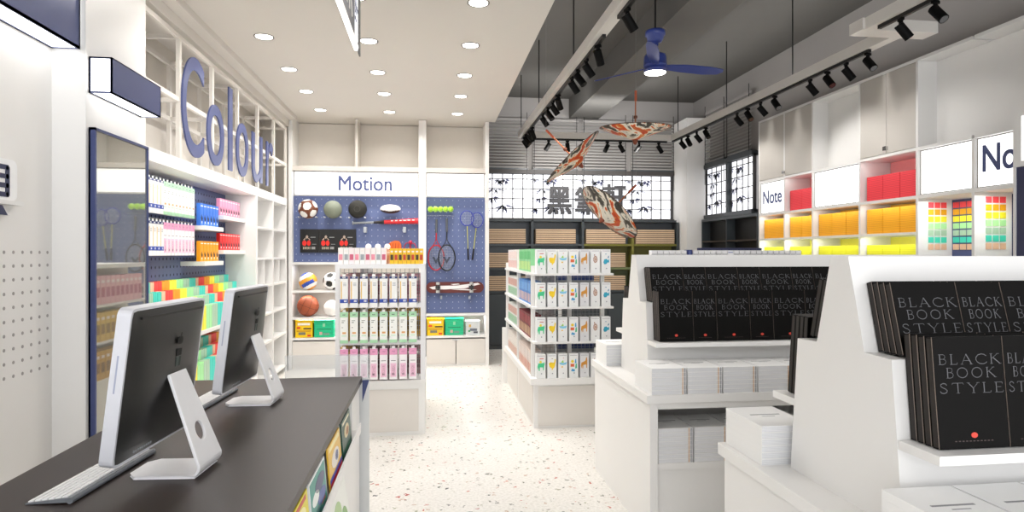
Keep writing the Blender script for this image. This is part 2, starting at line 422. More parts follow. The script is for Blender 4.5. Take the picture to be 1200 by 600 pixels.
# ---- desktop computers
def make_computer():
    t = thing('desktop_computer', '', 'computer')
    Wd, H = .445, .425
    R = Matrix.Translation((0,0,.075)) @ Matrix.Rotation(math.radians(7), 4, 'Y')
    MB().rbox(-.036,0,-Wd/2,Wd/2,0,H,.02,axis='x').mapped(R).build('case', M['alu'], t, bevel=.004)
    bk = MB(); n = 20; vs = []; fs = []
    for i in range(n+1):
        for j in range(n+1):
            a = -1+2*i/n; c = -1+2*j/n
            bulge = .034*(1-abs(a)**3)*(1-abs(c)**3)
            k = .985 if abs(a) == 1 and abs(c) == 1 else 1
            vs.append((.0004+bulge, a*(Wd/2-.007)*k, H/2+c*(H/2-.007)*k))
    for i in range(n):
        for j in range(n): fs.append((i*(n+1)+j,(i+1)*(n+1)+j,(i+1)*(n+1)+j+1,i*(n+1)+j+1))
    bk.add(vs, fs, 0, True)
    back = bk.mapped(R).build('back_shell', M['screenback'], t)
    MB().rbox(.003,.0105,-Wd/2+.04,Wd/2-.04,H-.031,H-.024,.003,axis='x').mapped(R).build('vent_slot', M['black'], back)
    lg = MB()
    def em(y,z,ry,rz,m=0): lg.disc((.0348,y,z),(1,0,0),rz,m,rx=ry)
    em(.004,.318,.011,.012); em(-.006,.318,.010,.012); em(.002,.336,.0025,.006)
    lg.mapped(R).build('emblem', mat('dark_emblem','#050505',.6,var=0), back)
    lb = MB().box(.0342,.0352,-.014,.016,.272,.292,0).box(.0342,.0352,-.013,.006,.241,.268,1).box(.0342,.0352,.007,.016,.241,.268,2)
    lb.mapped(R).build('rating_label', [mat('label_dark','#020202',.7,var=0), cm('#3f4a46',.6), cm('#24302c',.6)], back)
    pt = MB()
    for i in range(9): pt.rbox(.0195,.0215,-.165+i*.011,-.165+i*.011+.0055,.030,.036,.001,axis='x')
    pt.mapped(R).build('port', mat('port_pale','#8e9296',.4,var=0), back)
    MB().rbox(-.0375,-.0361,-Wd/2+.006,Wd/2-.006,.075,H-.006,.012,axis='x').mapped(R).build('screen', mat('dark_screen','#101114',.1,var=0), t)
    MB().rbox(-.030,-.006,-Wd/2-.001,-Wd/2+.0005,.17,.27,.0015,axis='y').mapped(R).build('disc_slot', M['chrome'], t) if False else None
    sl = MB().box(-.022,-.018,-Wd/2-.0008,-Wd/2+.001,.20,.30)
    sl.mapped(R).build('disc_slot', mat('slot_grey','#a4aac0',.4,var=0), t)
    # the bent aluminium stand
    th = .009; w = .078
    st = MB()
    pts = []
    for sgn in (1, -1):                       # toe outline with clipped corners
        pass
    toe = [(-.045,-w*.62),(-.02,-w),(.1475,-w),(.1475,w),(-.02,w),(-.045,w*.62)]
    st.prism(toe,'z',0,th)
    path = [(.135,.0045)]
    cx, cz, r = .135,.028,.0235
    for k in range(0,9):
        a = math.radians(-90+k*14.5); path.append((cx+r*math.cos(a), cz+r*math.sin(a)))
    path.append((.062,.292))
    A = []; B = []
    for i,(x,z) in enumerate(path):
        x0,z0 = path[max(i-1,0)]; x1,z1 = path[min(i+1,len(path)-1)]
        d = math.hypot(x1-x0,z1-z0); nx,nz = -(z1-z0)/d,(x1-x0)/d
        A.append((x+nx*th/2,z+nz*th/2)); B.append((x-nx*th/2,z-nz*th/2))
    q = A+B[::-1]; nq = len(q)
    def wy(z): return w-(w-.052)*max(0,z-.03)/.26
    vs = [(x,-wy(z),z) for x,z in q]+[(x,wy(z),z) for x,z in q]; m_ = len(A)
    fs = [(i,(i+1)%nq,nq+(i+1)%nq,nq+i) for i in range(nq)]
    for i in range(m_-1): fs += [(i,i+1,nq-2-i,nq-1-i),(nq+i,nq+i+1,nq+nq-2-i,nq+nq-1-i)]
    st.add(vs, fs)
    so = st.build('stand', M['alustand'], t)
    cut = MB().cyl((-.0,0,.118),(.25,0,.118),.027,n=28).build('cut', M['alustand'])
    md = so.modifiers.new('hole','BOOLEAN'); md.object = cut; md.solver = 'EXACT'
    bpy.context.view_layer.update()
    dg = bpy.context.evaluated_depsgraph_get(); dg.update()
    me = bpy.data.meshes.new_from_object(so.evaluated_get(dg)); so.modifiers.clear(); so.data = me
    bpy.data.objects.remove(cut)
    bv = so.modifiers.new('soft_edge','BEVEL'); bv.width = .002; bv.segments = 2; bv.limit_method = 'ANGLE'
    return t
PC = Stock(make_computer)
PC.put((-.812,1.995,ZT+.0012), (0,0,math.radians(-4.4)), 'silver desktop computer with a black back, closer to the entrance, hiding a keyboard', 'desktop computers on the counter')
PC.put((-.818,2.862,ZT+.0012), (0,0,math.radians(-3.0)), 'silver desktop computer with a black back at the aisle end of the counter', 'desktop computers on the counter')

def make_keyboard():
    t = thing('keyboard', '', 'keyboard')
    MB().prism([(-.058,.003),(.058,.017),(.058,.012),(.048,.004),(-.058,.0005)],'y',-.205,.205).cyl((.053,-.205,.0085),(.053,.205,.0085),.0085,n=12).build('tray', mat('keyboard_tray','#74787e',.4,var=0), t)
    k = MB(); R = Matrix.Rotation(math.atan2(-.014,.116),4,'Y')
    for r in range(6):
        n = 15; x0 = -.054+r*.0172
        if r == 0: spans = [(0,1),(1,2),(2,3.3),(3.3,8.7),(8.7,10),(10,11),(11,12),(12,13),(13,14),(14,15)]
        else: spans = [(0,1.2+.25*((6-r)%3))]+[(1.2+.25*((6-r)%3)+i, 2.2+.25*((6-r)%3)+i) for i in range(12)]+[(13.2+.25*((6-r)%3),15)]
        for a,b_ in spans:
            k.box(x0,x0+.0130,-.201+a*.0268+.0023,-.201+b_*.0268-.0023,.0095,.0132)
    k.mapped(R).build('keys', mat('white_key','#f3f3f3',.5,var=0), t)
    return t
KB = Stock(make_keyboard)
KB.put((-.957,1.965,ZT), (0,0,math.radians(-5.0)), 'slim white keyboard sticking out in front of the computer closer to the entrance', 'keyboards on the counter')
KB.put((-.972,2.90,ZT), (0,0,math.radians(-4.0)), 'slim white keyboard under the computer at the aisle end of the counter', 'keyboards on the counter')

# ================================================================= LIGHT BOXES, MIRROR, WALL EMBLEM
def light_box(label, x0, x1, y0, y1, z0, z1, edge):
    t = thing('light_box_sign', label, 'light box', (x0,(y0+y1)/2,z0))
    L = lambda mb: mb.mapped(Matrix.Translation((-x0,-(y0+y1)/2,-z0)))
    e = edge
    f = MB().box(x1-.006,x1,y0,y1,z0,z1).box(x0,x1,y0,y1,z1-.006,z1).box(x0,x0+.006,y0,y1,z0,z1)
    for y in (y0,y1-e): f.box(x0,x1,y,y+e,z0,z0+e).box(x0,x1,y,y+e,z1-e,z1).box(x0,x0+e,y,y+e,z0,z1).box(x1-e,x1,y,y+e,z0,z1)
    f.box(x0,x0+e,y0,y1,z0,z0+e).box(x1-e,x1,y0,y1,z0,z0+e)
    L(f).build('housing', M['blue'], t)
    L(MB().box(x0+e*.6,x1-e*.8,y0+.004,y1-.004,z0+.003,z1-.008)).build('diffuser', M['boxglow'], t)
M['boxglow'] = mat('box_diffuser', '#ffffff', .5, var=0, emit='#ffffff', estr=3.0)
light_box('large blue light box high on the white wall above the peg holes', -1.789,-1.66,1.6,3.252,2.375,2.80,.012)
light_box('small blue light box on the white pillar above the mirror', -1.639,-1.535,3.285,3.845,2.177,2.352,.008)

t = thing('standing_mirror', 'tall narrow mirror in a blue metal frame on the white pillar', 'mirror', (-1.625,3.575,0))
f = MB(); w2 = .292
f.box(-.014,.016,-w2,-w2+.014,0,2.01).box(-.014,.016,w2-.008,w2,0,2.01).box(-.014,.016,-w2,w2,1.998,2.01).box(-.014,.016,-w2,w2,0,.03).box(-.014,-.006,-w2,w2,0,2.01)
f.build('frame', M['blue'], t)
MB().box(-.006,.008,-w2+.014,w2-.008,.03,1.998).build('mirror_glass', M['glass'], t)

M['plate'] = mat('emblem_white','#f6f6f6',.4,var=0)
t = thing('wall_emblem', 'white book-shaped emblem with dark bars on the wall above the peg holes', 'emblem', (-1.789,2.78,1.56))
MB().rbox(0,.03,-.19,.175,.062,.235,.03,axis='x').build('plate', M['plate'], t)
MB().rbox(0,.04,-.22,.205,.045,.062,.006,axis='x').build('base_bar', M['white'], t)
bar = MB()
for i in range(4): bar.box(.030,.033,-.14,.115,.076+i*.038,.096+i*.038)
bar.rbox(.030,.033,.098,.122,.078,.206,.008,axis='x').box(.030,.033,-.165,-.14,.078,.206)
bar.build('bars', M['navy'], t)
MB().prism([(-.02,.045),(.05,.045),(.14,0),(.02,0)],'x',0,.03).prism([(-.02,.045),(-.09,.045),(-.18,0),(-.06,0)],'x',0,.03).build('foot', M['white'], t)
MB().prism([(.04,.0),(.11,.0),(.075,.040),(.02,.043)],'x',.03,.033).build('fold', M['navy'], t)

t = thing('hanging_light_sign', 'double sided lit sign with navy graphics hanging edge-on from the white ceiling', 'hanging sign', (-.36,2.8,2.435))
MB().box(-.026,.0,-.75,.49,0,.008).box(-.026,0,-.75,.49,.5,.51).box(-.026,.0,.47,.495,0,.51).box(-.026,0,-.75,-.73,0,.51).build('frame', M['track'], t)
MB().box(-.022,-.004,-.73,.47,.008,.5).box(-.025,-.001,-.74,.48,-.006,.0).build('light_panel', M['boxglow2'] if 'boxglow2' in M else mat('sign_panel','#ffffff',.5,var=0,emit='#ffffff',estr=1.3), t)
MB().box(-.004,.003,.445,.499,-.03,.51).build('edge_trim', mat('edge_trim','#5a5957',.5,var=0), t)
g = MB()
g.box(-.0035,-.002,-.62,.30,.012,.46).box(-.0035,-.002,.30,.44,.30,.46)
g.build('navy_field', M['navy'], t)
tx = fit_text('lettering', '黑', M['white'], (-.0015,-.10,.06), (0,1,0), .30, .36, extr=.001, bold=.012, parent=t)
tx2 = fit_text('lettering', '軒', M['ink'], (-.0015,.30,.05), (0,1,0), .12, .22, extr=.001, parent=t)
for y in (-.6,.35): MB().cyl((-.013,y,.51),(-.013,y,.614),.004,n=8).build('suspension_rod', M['alu'], t)
# ================================================================= COLOUR SHELF (wall on the cashier side)
PAL = {'teal':'#45cfc0','tan':'#e3c3a4','red':'#ea4a48','amber':'#f0a52a','yellow':'#f4ea4a','light green':'#a4e6a4','sage':'#a9c9b0'}
t = thing('colour_shelf_unit', 'long white shelf unit with blue pegboard and stepped rainbow trays under the lattice header', 'shelf unit', (-1.85,5.2,0))
def cu_(mb): return mb.mapped(Matrix.Translation((1.85,-5.2,0)))
for y in (3.905,6.45): cu_(MB().box(-2.09,-1.70,y,y+.035,0,1.967)).build('side_panel', M['white'], t)
hb = cu_(MB().box(-2.09,-1.70,3.905,7.80,1.967,2.05)).build('header_beam', M['white'], t)
pb = MB().box(-2.0,-1.985,3.94,6.45,1.19,1.967)
for i in range(37):
    for k in range(12): pb.disc((-1.985,4.02+.066*i,1.235+.062*k),(1,0,0),.010,1,8,rx=.007)
cu_(pb).build('pegboard', [M['peg'], M['dhole']], t)
cu_(MB().box(-2.09,-1.70,3.94,6.45,.79,.82)).build('shelf_board', M['white'], t)
cu_(MB().box(-2.09,-1.70,3.94,6.45,.02,.40)).build('base', M['white'], t)
tiers = [(-1.98,-1.905,1.02),(-1.905,-1.83,.955),(-1.83,-1.765,.89),(-1.765,-1.705,.8205)]
st = MB()
for x0,x1,z in tiers[:3]: st.box(x0,x1,3.94,6.45,.8205,z-.0005)
cu_(st).build('stepped_tray', M['white'], t)
st = MB()
for x0,x1,z in tiers[1:3]: st.box(x0,x1,3.94,6.45,.4005,z-.4205)
cu_(st).build('stepped_tray', M['white'], t)
led = [(5.81,6.45,1.70,1.735),(5.81,6.45,1.395,1.43),(5.34,5.80,1.59,1.625),(5.34,5.80,1.30,1.335)]
for y0,y1,z0,z1 in led: cu_(MB().box(-1.985,-1.80,y0,y1,z0,z1)).build('ledge', M['white'], t)
led_strip = bpy.data.lights.new('shelf_led_lamp','AREA'); led_strip.shape='RECTANGLE'; led_strip.size=.05; led_strip.size_y=2.3; led_strip.energy=3.5
o = link('shelf_led_lamp', led_strip); o.location = (-1.76,5.2,1.96)
l2 = bpy.data.lights.new('header_led_lamp','AREA'); l2.shape='RECTANGLE'; l2.size=.05; l2.size_y=3.6; l2.energy=1.5
o = link('header_led_lamp', l2); o.location = (-1.85,5.85,2.06); o.rotation_euler = (PI,0,0)

M['lattice'] = mat('lattice_paint','#dcd7d0',.5,var=.01)
t = thing('header_lattice', 'open white lattice frame above the colour shelf carrying the big letters', 'lattice frame', (-1.85,5.85,2.05))
def hl(mb): return mb.mapped(Matrix.Translation((1.85,-5.85,-2.05)))
for x in (-1.715,-2.03):
    f = MB()
    for z in (2.45,2.882): f.box(x-.012,x+.012,3.91,7.80,z-.016,z+.016)
    for i in range(7):
        y = min(3.93+.655*i if i else 3.93, 7.785); f.box(x-.013,x+.013,y-.018,y+.018,2.05,2.866)
    hl(f).build('lattice', M['lattice'], t)
cbm = MB().box(-.145,.145,-.014,.014,-.014,.014).mesh('cross_bar', M['lattice'])
for i in range(7):
    for z in (2.45,2.882): link('cross_bar', cbm, t, (-.022,min(3.93+.655*i,7.785)-5.85,z-2.05))

t = thing('wall_letters', 'huge dark blue letters on the lattice above the colour shelf', 'sign letters', (-1.69,5.9,2.05))
word = 'Colour'; fy0,fy1 = bbox(text_mesh(word, 0, 0.0))[2:]
Z0, Z1 = 2.095, 2.815
for chh,(ya,yb) in zip(word, ((4.58,5.00),(5.07,5.46),(5.585,5.685),(5.80,6.16),(6.29,6.66),(6.82,7.08))):
    lm = text_mesh(chh, 1.0, 0.0, 'letter', res=14); lb = bbox(lm)
    for v in lm.vertices:
        p = v.co.copy()
        v.co = Vector((-1.700+p.z*.012+1.69, ya+(p.x-lb[0])/(lb[1]-lb[0])*(yb-ya)-5.9, Z0+(p.y-fy0)/(fy1-fy0)*(Z1-Z0)-2.05))
    lm.materials.clear(); lm.materials.append(M['letter']); link('letter', lm, t)

# ---- hanging cartons (navy / green / pink), front towards -Y
def carton_mb(kind, w=.058, h=.235, d=.028):
    mb = MB().box(-w/2,w/2,0,d,0,h,0)
    e = -.0008
    def r(x0,x1,z0,z1,m): mb.box(x0*w-w/2,x1*w-w/2,e,0,z0*h,z1*h,m)
    if kind == 'navy':
        mats = ['#f0f0ee','#1f3270','#e6b84e','#2a49a8','#9aa0a8']
        r(0,1,.93,1,1); mb.box(-w*.2,w*.2,.010,.013,h,h+.018,0); r(.3,.7,.945,.985,0)
        r(.12,.24,.28,.84,2); r(0,1,.15,.27,3); r(.5,.85,.18,.24,0)
        for k in range(3): r(.4,.8,.70+.04*k,.715+.04*k,4)
    elif kind == 'green':
        mats = ['#f1f2ee','#a9d9b0','#5d655c','#e0aa6a','#cfe8d2']
        r(0,1,.84,1,1); r(0,1,0,.10,1); r(.3,.7,.90,.93,2); r(.2,.65,.72,.735,2); r(.2,.5,.66,.68,2); r(.2,.4,.50,.515,2)
        r(.3,.75,.30,.36,3); r(.2,.8,.22,.26,4); mb.box(-w*.2,w*.2,.010,.013,h,h+.018,0)
    elif kind == 'pink':
        mats = ['#f3eef1','#e79fc4','#8c4a6c','#eec2d8','#4a3a44']
        r(0,1,.80,1,1); r(.3,.7,.88,.93,2); r(.12,.88,.08,.52,3); r(.30,.70,.12,.46,2); r(.2,.8,.60,.615,4); r(.35,.65,.14,.2,4); mb.box(-w*.2,w*.2,.010,.013,h,h+.018,0)
    return mb, [cm(c,.4) for c in mats]
_cart = {}
def carton_stock(kind):
    if kind not in _cart:
        def mk():
            mb, mats = carton_mb(kind); o = mb.build('hanging_carton', mats); tag(o, 'x', 'carton'); return o
        _cart[kind] = Stock(mk)
    return _cart[kind]
peg_bm = MB().cyl((0,0,0),(.12,0,0),.0025,n=6).mesh('peg_hook', M['wire'])
csu = bpy.data.objects['colour_shelf_unit']
for row, zt in ((0,1.91),(1,1.62)):
    rw = ('upper','lower')[row]
    kinds = [('navy',5,4.45,.06),('green' if row == 0 else 'pink',9,4.745,.066)]
    for kind,n,y0,dy in kinds:
        for i in range(n):
            nm = {'navy':'slim white carton with a navy band','green':'slim white and pale green carton','pink':'slim white and pink carton'}[kind]
            carton_stock(kind).put((-1.865,y0+dy*i,zt-.235),(0,0,PI/2), f'{nm}, {ORD[i]} from the mirror, {rw} pegs', 'cartons hanging on the blue pegboard', (1,1,1.0))
            p = link('peg_hook', peg_bm, csu, (-1.985+1.85,y0+dy*i-5.2,zt+.022))
def pack_mb(col, dark, h):
    w, d = .066, .03
    mb = MB().box(-w/2,w/2,0,d,0,h,0)
    mb.prism([(-.012,h*.18),(.0,h*.34),(-.006,h*.50),(-.020,h*.36)],'y',-.0008,0,1).prism([(.004,h*.14),(.018,h*.30),(.012,h*.42),(-.001,h*.28)],'y',-.0008,0,1)
    mb.box(-w*.4,w*.4,-.0006,0,h*.86,h*.9,2).box(-w*.12,w*.12,-.0009,0,h*.10,h*.2,2)
    return mb, [cm(col,.35), cm(dark,.5), cm('#f4f2f2',.5)]
for nm, col, y0, n, zz, h in (('pink','#f09ab8',5.85,8,1.7355,.15),('red','#e01f1f',5.85,8,1.4305,.15),('bright blue','#3f7fe6',5.378,6,1.6255,.18),('orange','#f2a213',5.378,6,1.3355,.165)):
    def mk(col=col,h=h):
        mb, mats = pack_mb(col,'#26222a',h); o = mb.build('stationery_pack', mats); tag(o,'x','stationery pack'); return o
    S = Stock(mk)
    for i in range(n):
        S.put((-1.835,y0+.0735*i,zz),(0,0,PI/2), f'{nm} scissor pack, {ORD[i]} from the cartons along its white ledge', f'{nm} packs on the pegboard ledge')

# ---- stepped rainbow of sticky note blocks
seq = ['red','red','amber','amber','yellow','yellow','light green','light green','sage','sage','teal','teal','tan']
nb = {}
for k in PAL:
    mb = MB()
    for j in range(4): mb.box(0.0,.055,-.0305+j*.0153,-.0305+j*.0153+.0148,0,.18-.003*((j*7)%3),j%2)
    c = lin(PAL[k]); 
    nb[k] = mb.mesh('note_block', [cm(PAL[k],.6), mat('note_'+k.replace(' ','_'), tuple(min(1,x*1.12+.02) for x in c), .6, var=.03)])
def note(k, x, y, z, label, group):
    o = link('note_block', nb[k], None, (x,y,z)); tag(o, label, 'sticky note block', group)
steps = ['top','second','third','front']
for ti,(x0,x1,z) in enumerate(tiers):
    start = 4.70-.0655*13
    for i in range(38):
        y = start+.0655*i+.033+.02*ti*0
        k = seq[i%13]
        if y < 3.98 or y > 6.40: continue
        note(k, x0+.004, y, z, f'{k} sticky note block, {ORD[i]} along the {steps[ti]} rainbow step', f'note blocks on the {steps[ti]} upper step')
for ti,(x0,x1,z) in enumerate(tiers[1:]):
    for i in range(20):
        y = 4.55+.0655*i; k = seq[(i+9+ti*2)%13]
        note(k, x0+.004, y, z-.42 if ti < 2 else .4005, f'{k} sticky note block, {ORD[i]} along the {steps[ti+1]} step under the shelf board', f'note blocks on the {steps[ti+1]} lower step')

# ---- open cubby shelf beside the sports wall
t = thing('cubby_shelf', 'white open cubby shelf in the corner between colour shelf and sports wall', 'shelf', (-1.85,7.15,0))
def cb(mb): return mb.mapped(Matrix.Translation((1.85,-7.15,0)))
for y in (6.487,7.125,7.765): cb(MB().box(-2.09,-1.70,y,y+.03,0,1.966)).build('upright', M['white'], t)
for z in (.06,.45,.75,1.05,1.335,1.65):
    for y0,y1 in ((6.517,7.125),(7.155,7.765)): cb(MB().box(-2.09,-1.705,y0,y1,z,z+.022)).build('shelf_board', M['white'], t)
for y in (6.81,7.45): cb(MB().box(-2.09,-1.71,y,y+.014,1.072,1.335)).build('divider', M['white'], t)
cb(MB().box(-2.095,-2.085,6.49,7.79,0,1.966)).build('back_panel', M['white'], t)
def roll():
    o = MB().lathe([(.022,0),(.045,0),(.045,.035),(.022,.035),(.022,0)],n=20).build('tape_roll', cm('#e0c08c',.6)); tag(o,'x','tape roll'); return o
S = Stock(roll)
for y,z,lb in ((6.66,1.3575,'tan tape roll on the middle cubby board, first column'),(7.30,1.3575,'tan tape roll on the middle cubby board, second column'),
               (6.68,.7725,'tan tape roll on a low cubby board, first column'),(7.36,.7725,'tan tape roll on a low cubby board, second column'),(6.72,.4725,'tan tape roll on the lowest cubby board')):
    S.put((-1.80,y,z), label=lb)
# ================================================================= SPORTS WALL UNIT
YF = 7.87; YP = 7.955
def hole_board(x0,x1,z0,z1,sp=.075):
    mb = MB().box(x0,x1,YP,YP+.012,z0,z1)
    nx = int((x1-x0-.04)/sp); nz = int((z1-z0-.04)/sp)
    for i in range(nx+1):
        for k in range(nz+1): mb.disc((x0+.03+i*sp,YP,z1-.035-k*sp),(0,-1,0),.006,1,6)
    return mb
def sports_unit(label, x0, x1, cells, peg, lightz, doors, niche, rest):
    t = thing('sports_shelf_unit', label, 'shelf unit')
    MB().box(x0,x0+.045,YF,8.268,0,3.045).build('side_panel', M['white'], t); MB().box(x1-.045,x1,YF,8.268,0,3.045).build('side_panel', M['wall'], t)
    a, b = x0+.045, x1-.045
    hole_board(a,b,peg[0],peg[1]).build('pegboard', [M['peg'],M['hole']], t)
    MB().box(a,b,8.25,8.268,0,3.04).build('back_panel', M['beige'], t)
    for z0,z1 in rest: MB().box(a,b,YF+.005,8.25,z0,z1).build('shelf_board', M['white'] if z0 < 2.3 else M['board'], t)
    MB().box(a,b,YF+.008,YF+.012,2.396,2.400).box(a,b,YF+.012,YF+.06,2.396,2.3995).build('painted_shadow_strip', M['shadowpaint'], t)  # dark strip painting the shadow line under the header board
    for i,xx in enumerate(cells): MB().box(xx-.015,xx+.015,YF+.01,8.25,2.46,3.04).build('divider', M['board'], t)
    m = (a+b)/2
    for q0,q1 in ((a,m-.002),(m+.002,b)): 
        d = MB().box(q0+.003,q1-.003,YF+.012,YF+.03,.03,.335).build('door', M['door'], t)
    MB().rbox(m-.045,m+.035,YF+.002,YF+.012,.322,.336,.004,axis='y').build('door_pull', M['chrome'], t)
    MB().box(a,b,YF+.02,8.25,0,.03).build('plinth', M['white'], t)
    return t
tL = sports_unit('wide white sports display unit with blue pegboard and ball cubbies', -1.70,-.105,[-.90],(1.295,2.10),None,None,None,[(.352,.378),(.60,.626),(.925,.95),(1.265,1.293),(2.40,2.46)])
tR = sports_unit('narrow white sports display unit with rackets and a skateboard, beside the aisle', -.104,.72,[],(.655,2.10),None,None,None,[(.352,.378),(.625,.652),(2.40,2.46)])
for x0,x1,txt in ((-1.635,-.156,'Motion'),(-.055,.665,None)):
    t = thing('lit_sign_panel', 'long glowing white sign panel above the ball pegboard' if txt else 'short blank glowing sign panel above the racket pegboard', 'sign', ((x0+x1)/2,7.89,2.11))
    c = -(x0+x1)/2
    MB().box(x0+c,x1+c,0,.06,0,.285).build('diffuser', M['glow'], t)
    a_, b_ = x0+c, x1+c
    MB().box(a_,b_,-.004,0,.279,.285).box(a_,b_,-.004,0,0,.006).box(a_,a_+.008,-.004,0,.006,.279).box(b_-.008,b_,-.004,0,.006,.279).build('frame', M['signframe'], t)
    if txt:
        o = fit_text('lettering', txt, M['letter'], on_y(397,223,7.8895), (1,0,0), on_y(459,224,7.89)[0]-on_y(397,224,7.89)[0], .175, extr=.004, parent=None, bold=.006)
        o.data.transform(Matrix.Translation((c,-7.89,-2.11))); o.parent = t
for x,z,sx,e in ((.305,.62,.7,3.5),(-.9,.595,1.4,3.5),(-.9,.92,1.4,3),(-.9,1.26,1.4,3)):
    l = bpy.data.lights.new('niche_lamp','AREA'); l.shape='RECTANGLE'; l.size=sx; l.size_y=.03; l.energy=e; l.color=(1,.97,.95)
    o = link('niche_lamp', l); o.location = (x,YF+.06,z)

def at(px,py,y=7.93): return Vector(on_y(px,py,y))
def hooks(parent, pts, origin):
    for p in pts: MB().cyl((p[0]-origin[0],-.06,p[2]-origin[2]),(p[0]-origin[0],YP-origin[1],p[2]-origin[2]),.007,n=8).build('peg', mat('peg_white','#e4e6ea',.3,var=0) if 'pegw' not in M else M['pegw'], parent)
M['pegw'] = mat('peg_white','#e4e6ea',.3,var=0)

# balls
def ico_dirs():
    g = (1+5**.5)/2; out = []
    for a in (-1,1):
        for b in (-g,g): out += [Vector((0,a,b)),Vector((a,b,0)),Vector((b,0,a))]
    return [v.normalized() for v in out]
ICO = ico_dirs()
def football(base, patch, pm, rot, spots):
    R = Matrix.Rotation(rot[0],3,'X') @ Matrix.Rotation(rot[1],3,'Z')
    def fn(n):
        q = R @ n
        d = max(q.dot(v) for v in ICO)
        return 1 if d > math.cos(math.radians(pm)) else 0
    return fn
def ball_thing(name, label, cat, c, r, mats, fn, sc=(1,1,1), pegs=None, seg=72, ring=44):
    t = thing(name, label, cat, (c[0],c[1],c[2]-r*sc[2]))
    MB().ball((0,0,r*sc[2]), r, seg, ring, sc=sc, fn=fn).build('ball', mats, t)
    return t
wallunit = tL
def wall_pegs(px_list, py, unit=tL, y0=-.02):
    for px in px_list:
        p = at(px,py,7.90); MB().cyl((p.x,7.855,p.z),(p.x,YP,p.z),.009,n=8).build('peg', M['pegw'], unit)
c = at(361,245,7.83)
ball_thing('football','brown ball with white patches on the blue pegboard','ball',c,.115,[cm('#6d3a22',.6,scale=60,var=.4),cm('#f0eeea',.5)],football(0,0,24,(.3,.5),0))
c = at(390,245.5,7.83)
ball_thing('medicine_ball','plain grey-green ball between two dark pegboard balls','ball',c,.108,[cm('#7d8474',.6)],lambda n:0)
t = thing('black_disc_bag','round black bag on the pegboard, last of the three round things','bag',at(419,245,7.87)-Vector((0,0,.11)))
MB().lathe([(.0001,-.045),(.03,-.048),(.085,-.035),(.108,-.01),(.11,.02),(.09,.05),(.0001,.05)],c=(0,0,.11),n=40,M4=Matrix.Rotation(PI/2,4,'X').inverted()).build('shell', cm('#26251f',.7), t)
MB().lathe([(.032,-.05),(.036,-.052),(.040,-.05)],c=(0,0,.11),n=30,M4=Matrix.Rotation(PI/2,4,'X').inverted()).build('ring', cm('#3b3a33',.5), t)
wall_pegs((350.5,371),254.5); wall_pegs((380.5,399.5),254.5); wall_pegs((409.5,428),255)
c = at(457.5,245,7.86)
def rug(n):
    return 1 if n.z > -.12-.25*abs(n.x) else 0
t = thing('american_football','white and brown oval ball on the pegboard above the bat','ball',(c.x,c.y,c.z-.055))
MB().ball((0,0,.055),1,48,32,sc=(.125,.06,.055),fn=lambda n: 1 if n.z > -.25-.35*(1-abs(n.x)) +.0 else 0).build('ball',[cm('#3a2620',.5),cm('#f2f0f0',.4)],t)
# bat
a = at(413,261.5,7.90); b = at(490,259,7.90)
t = thing('baseball_bat','red and black bat lying across the pegboard','bat',a)
d = b-a; L = d.length
def seg(p,q,r0,r1,m,name): 
    MB().cyl(d*p,d*q,r0,r1,n=16).build(name,m,t)
seg(0,.012,.024,.024,cm('#8b8f93',.4),'knob'); seg(.012,.32,.014,.015,cm('#8b8f93',.5),'grip'); seg(.32,.48,.015,.024,cm('#151010',.4),'taper')
seg(.48,1.0,.024,.036,cm('#d8202a',.3),'barrel')
for k in range(6):
    q = .60+.065*k; p = d*q; MB().prism([(p.x-.016,p.z+.006),(p.x+.012,p.z+.006),(p.x+.018,p.z+.018),(p.x-.010,p.z+.018)],'y',p.y-.0345,p.y-.031).build('letter_mark',cm('#f4eeee',.5),t) if k < 6 else None
for px in (428,474):
    p = at(px,262,7.89); MB().rbox(p.x-.018,p.x+.018,7.855,YP,p.z-.11,p.z-.05,.004,axis='y').box(p.x-.018,p.x+.018,7.855,YP,p.z-.05,p.z-.042).build('bat_holder', cm('#a9aeb4',.3), tL)
# black boxing-glove packs
def mk():
    t = thing('sports_pack','','pack')
    MB().box(-.11,.11,0,.03,0,.285).build('carton',cm('#060606',.4),t)
    pr = MB(); 
    pr.disc((-.06,0,.115),(0,-1,0),.034,0,14,rx=.026).disc((-.008,0,.115),(0,-1,0),.034,0,14,rx=.022)
    pr.build('red_gloves',cm('#e3261a',.4),t)
    f = MB().disc((-.03,0,.19),(0,-1,0),.020,0,12,rx=.015).prism([(-.075,.155),(-.05,.18),(-.045,.172),(-.06,.15)],'y',-.001,0,0).prism([(.01,.155),(-.01,.178),(-.014,.17),(.0,.148)],'y',-.001,0,0)
    f.build('figure',cm('#b8a394',.6),t)
    w = MB()
    for k in range(6): w.box(-.075+k*.015,-.068+k*.015,-.001,0,.040,.070,0)
    for k in range(3): w.box(.024+k*.015,.036+k*.015,-.001,0,.040,.070,1)
    w.box(.01,.07,-.001,0,.182,.190,1).box(.03,.08,-.001,0,.10,.104,1)
    w.build('white_print',[cm('#cfc0a8',.6),cm('#a9aaac',.6)],t)
    return t
S = Stock(mk)
for i,px in enumerate((362.7,384.8,406.3)):
    p = at(px,296,7.92); S.put((p.x,7.922,p.z), label=f'black carton with red boxing gloves, {ORD[i]} from the cubby shelf corner', group='black cartons on the pegboard')
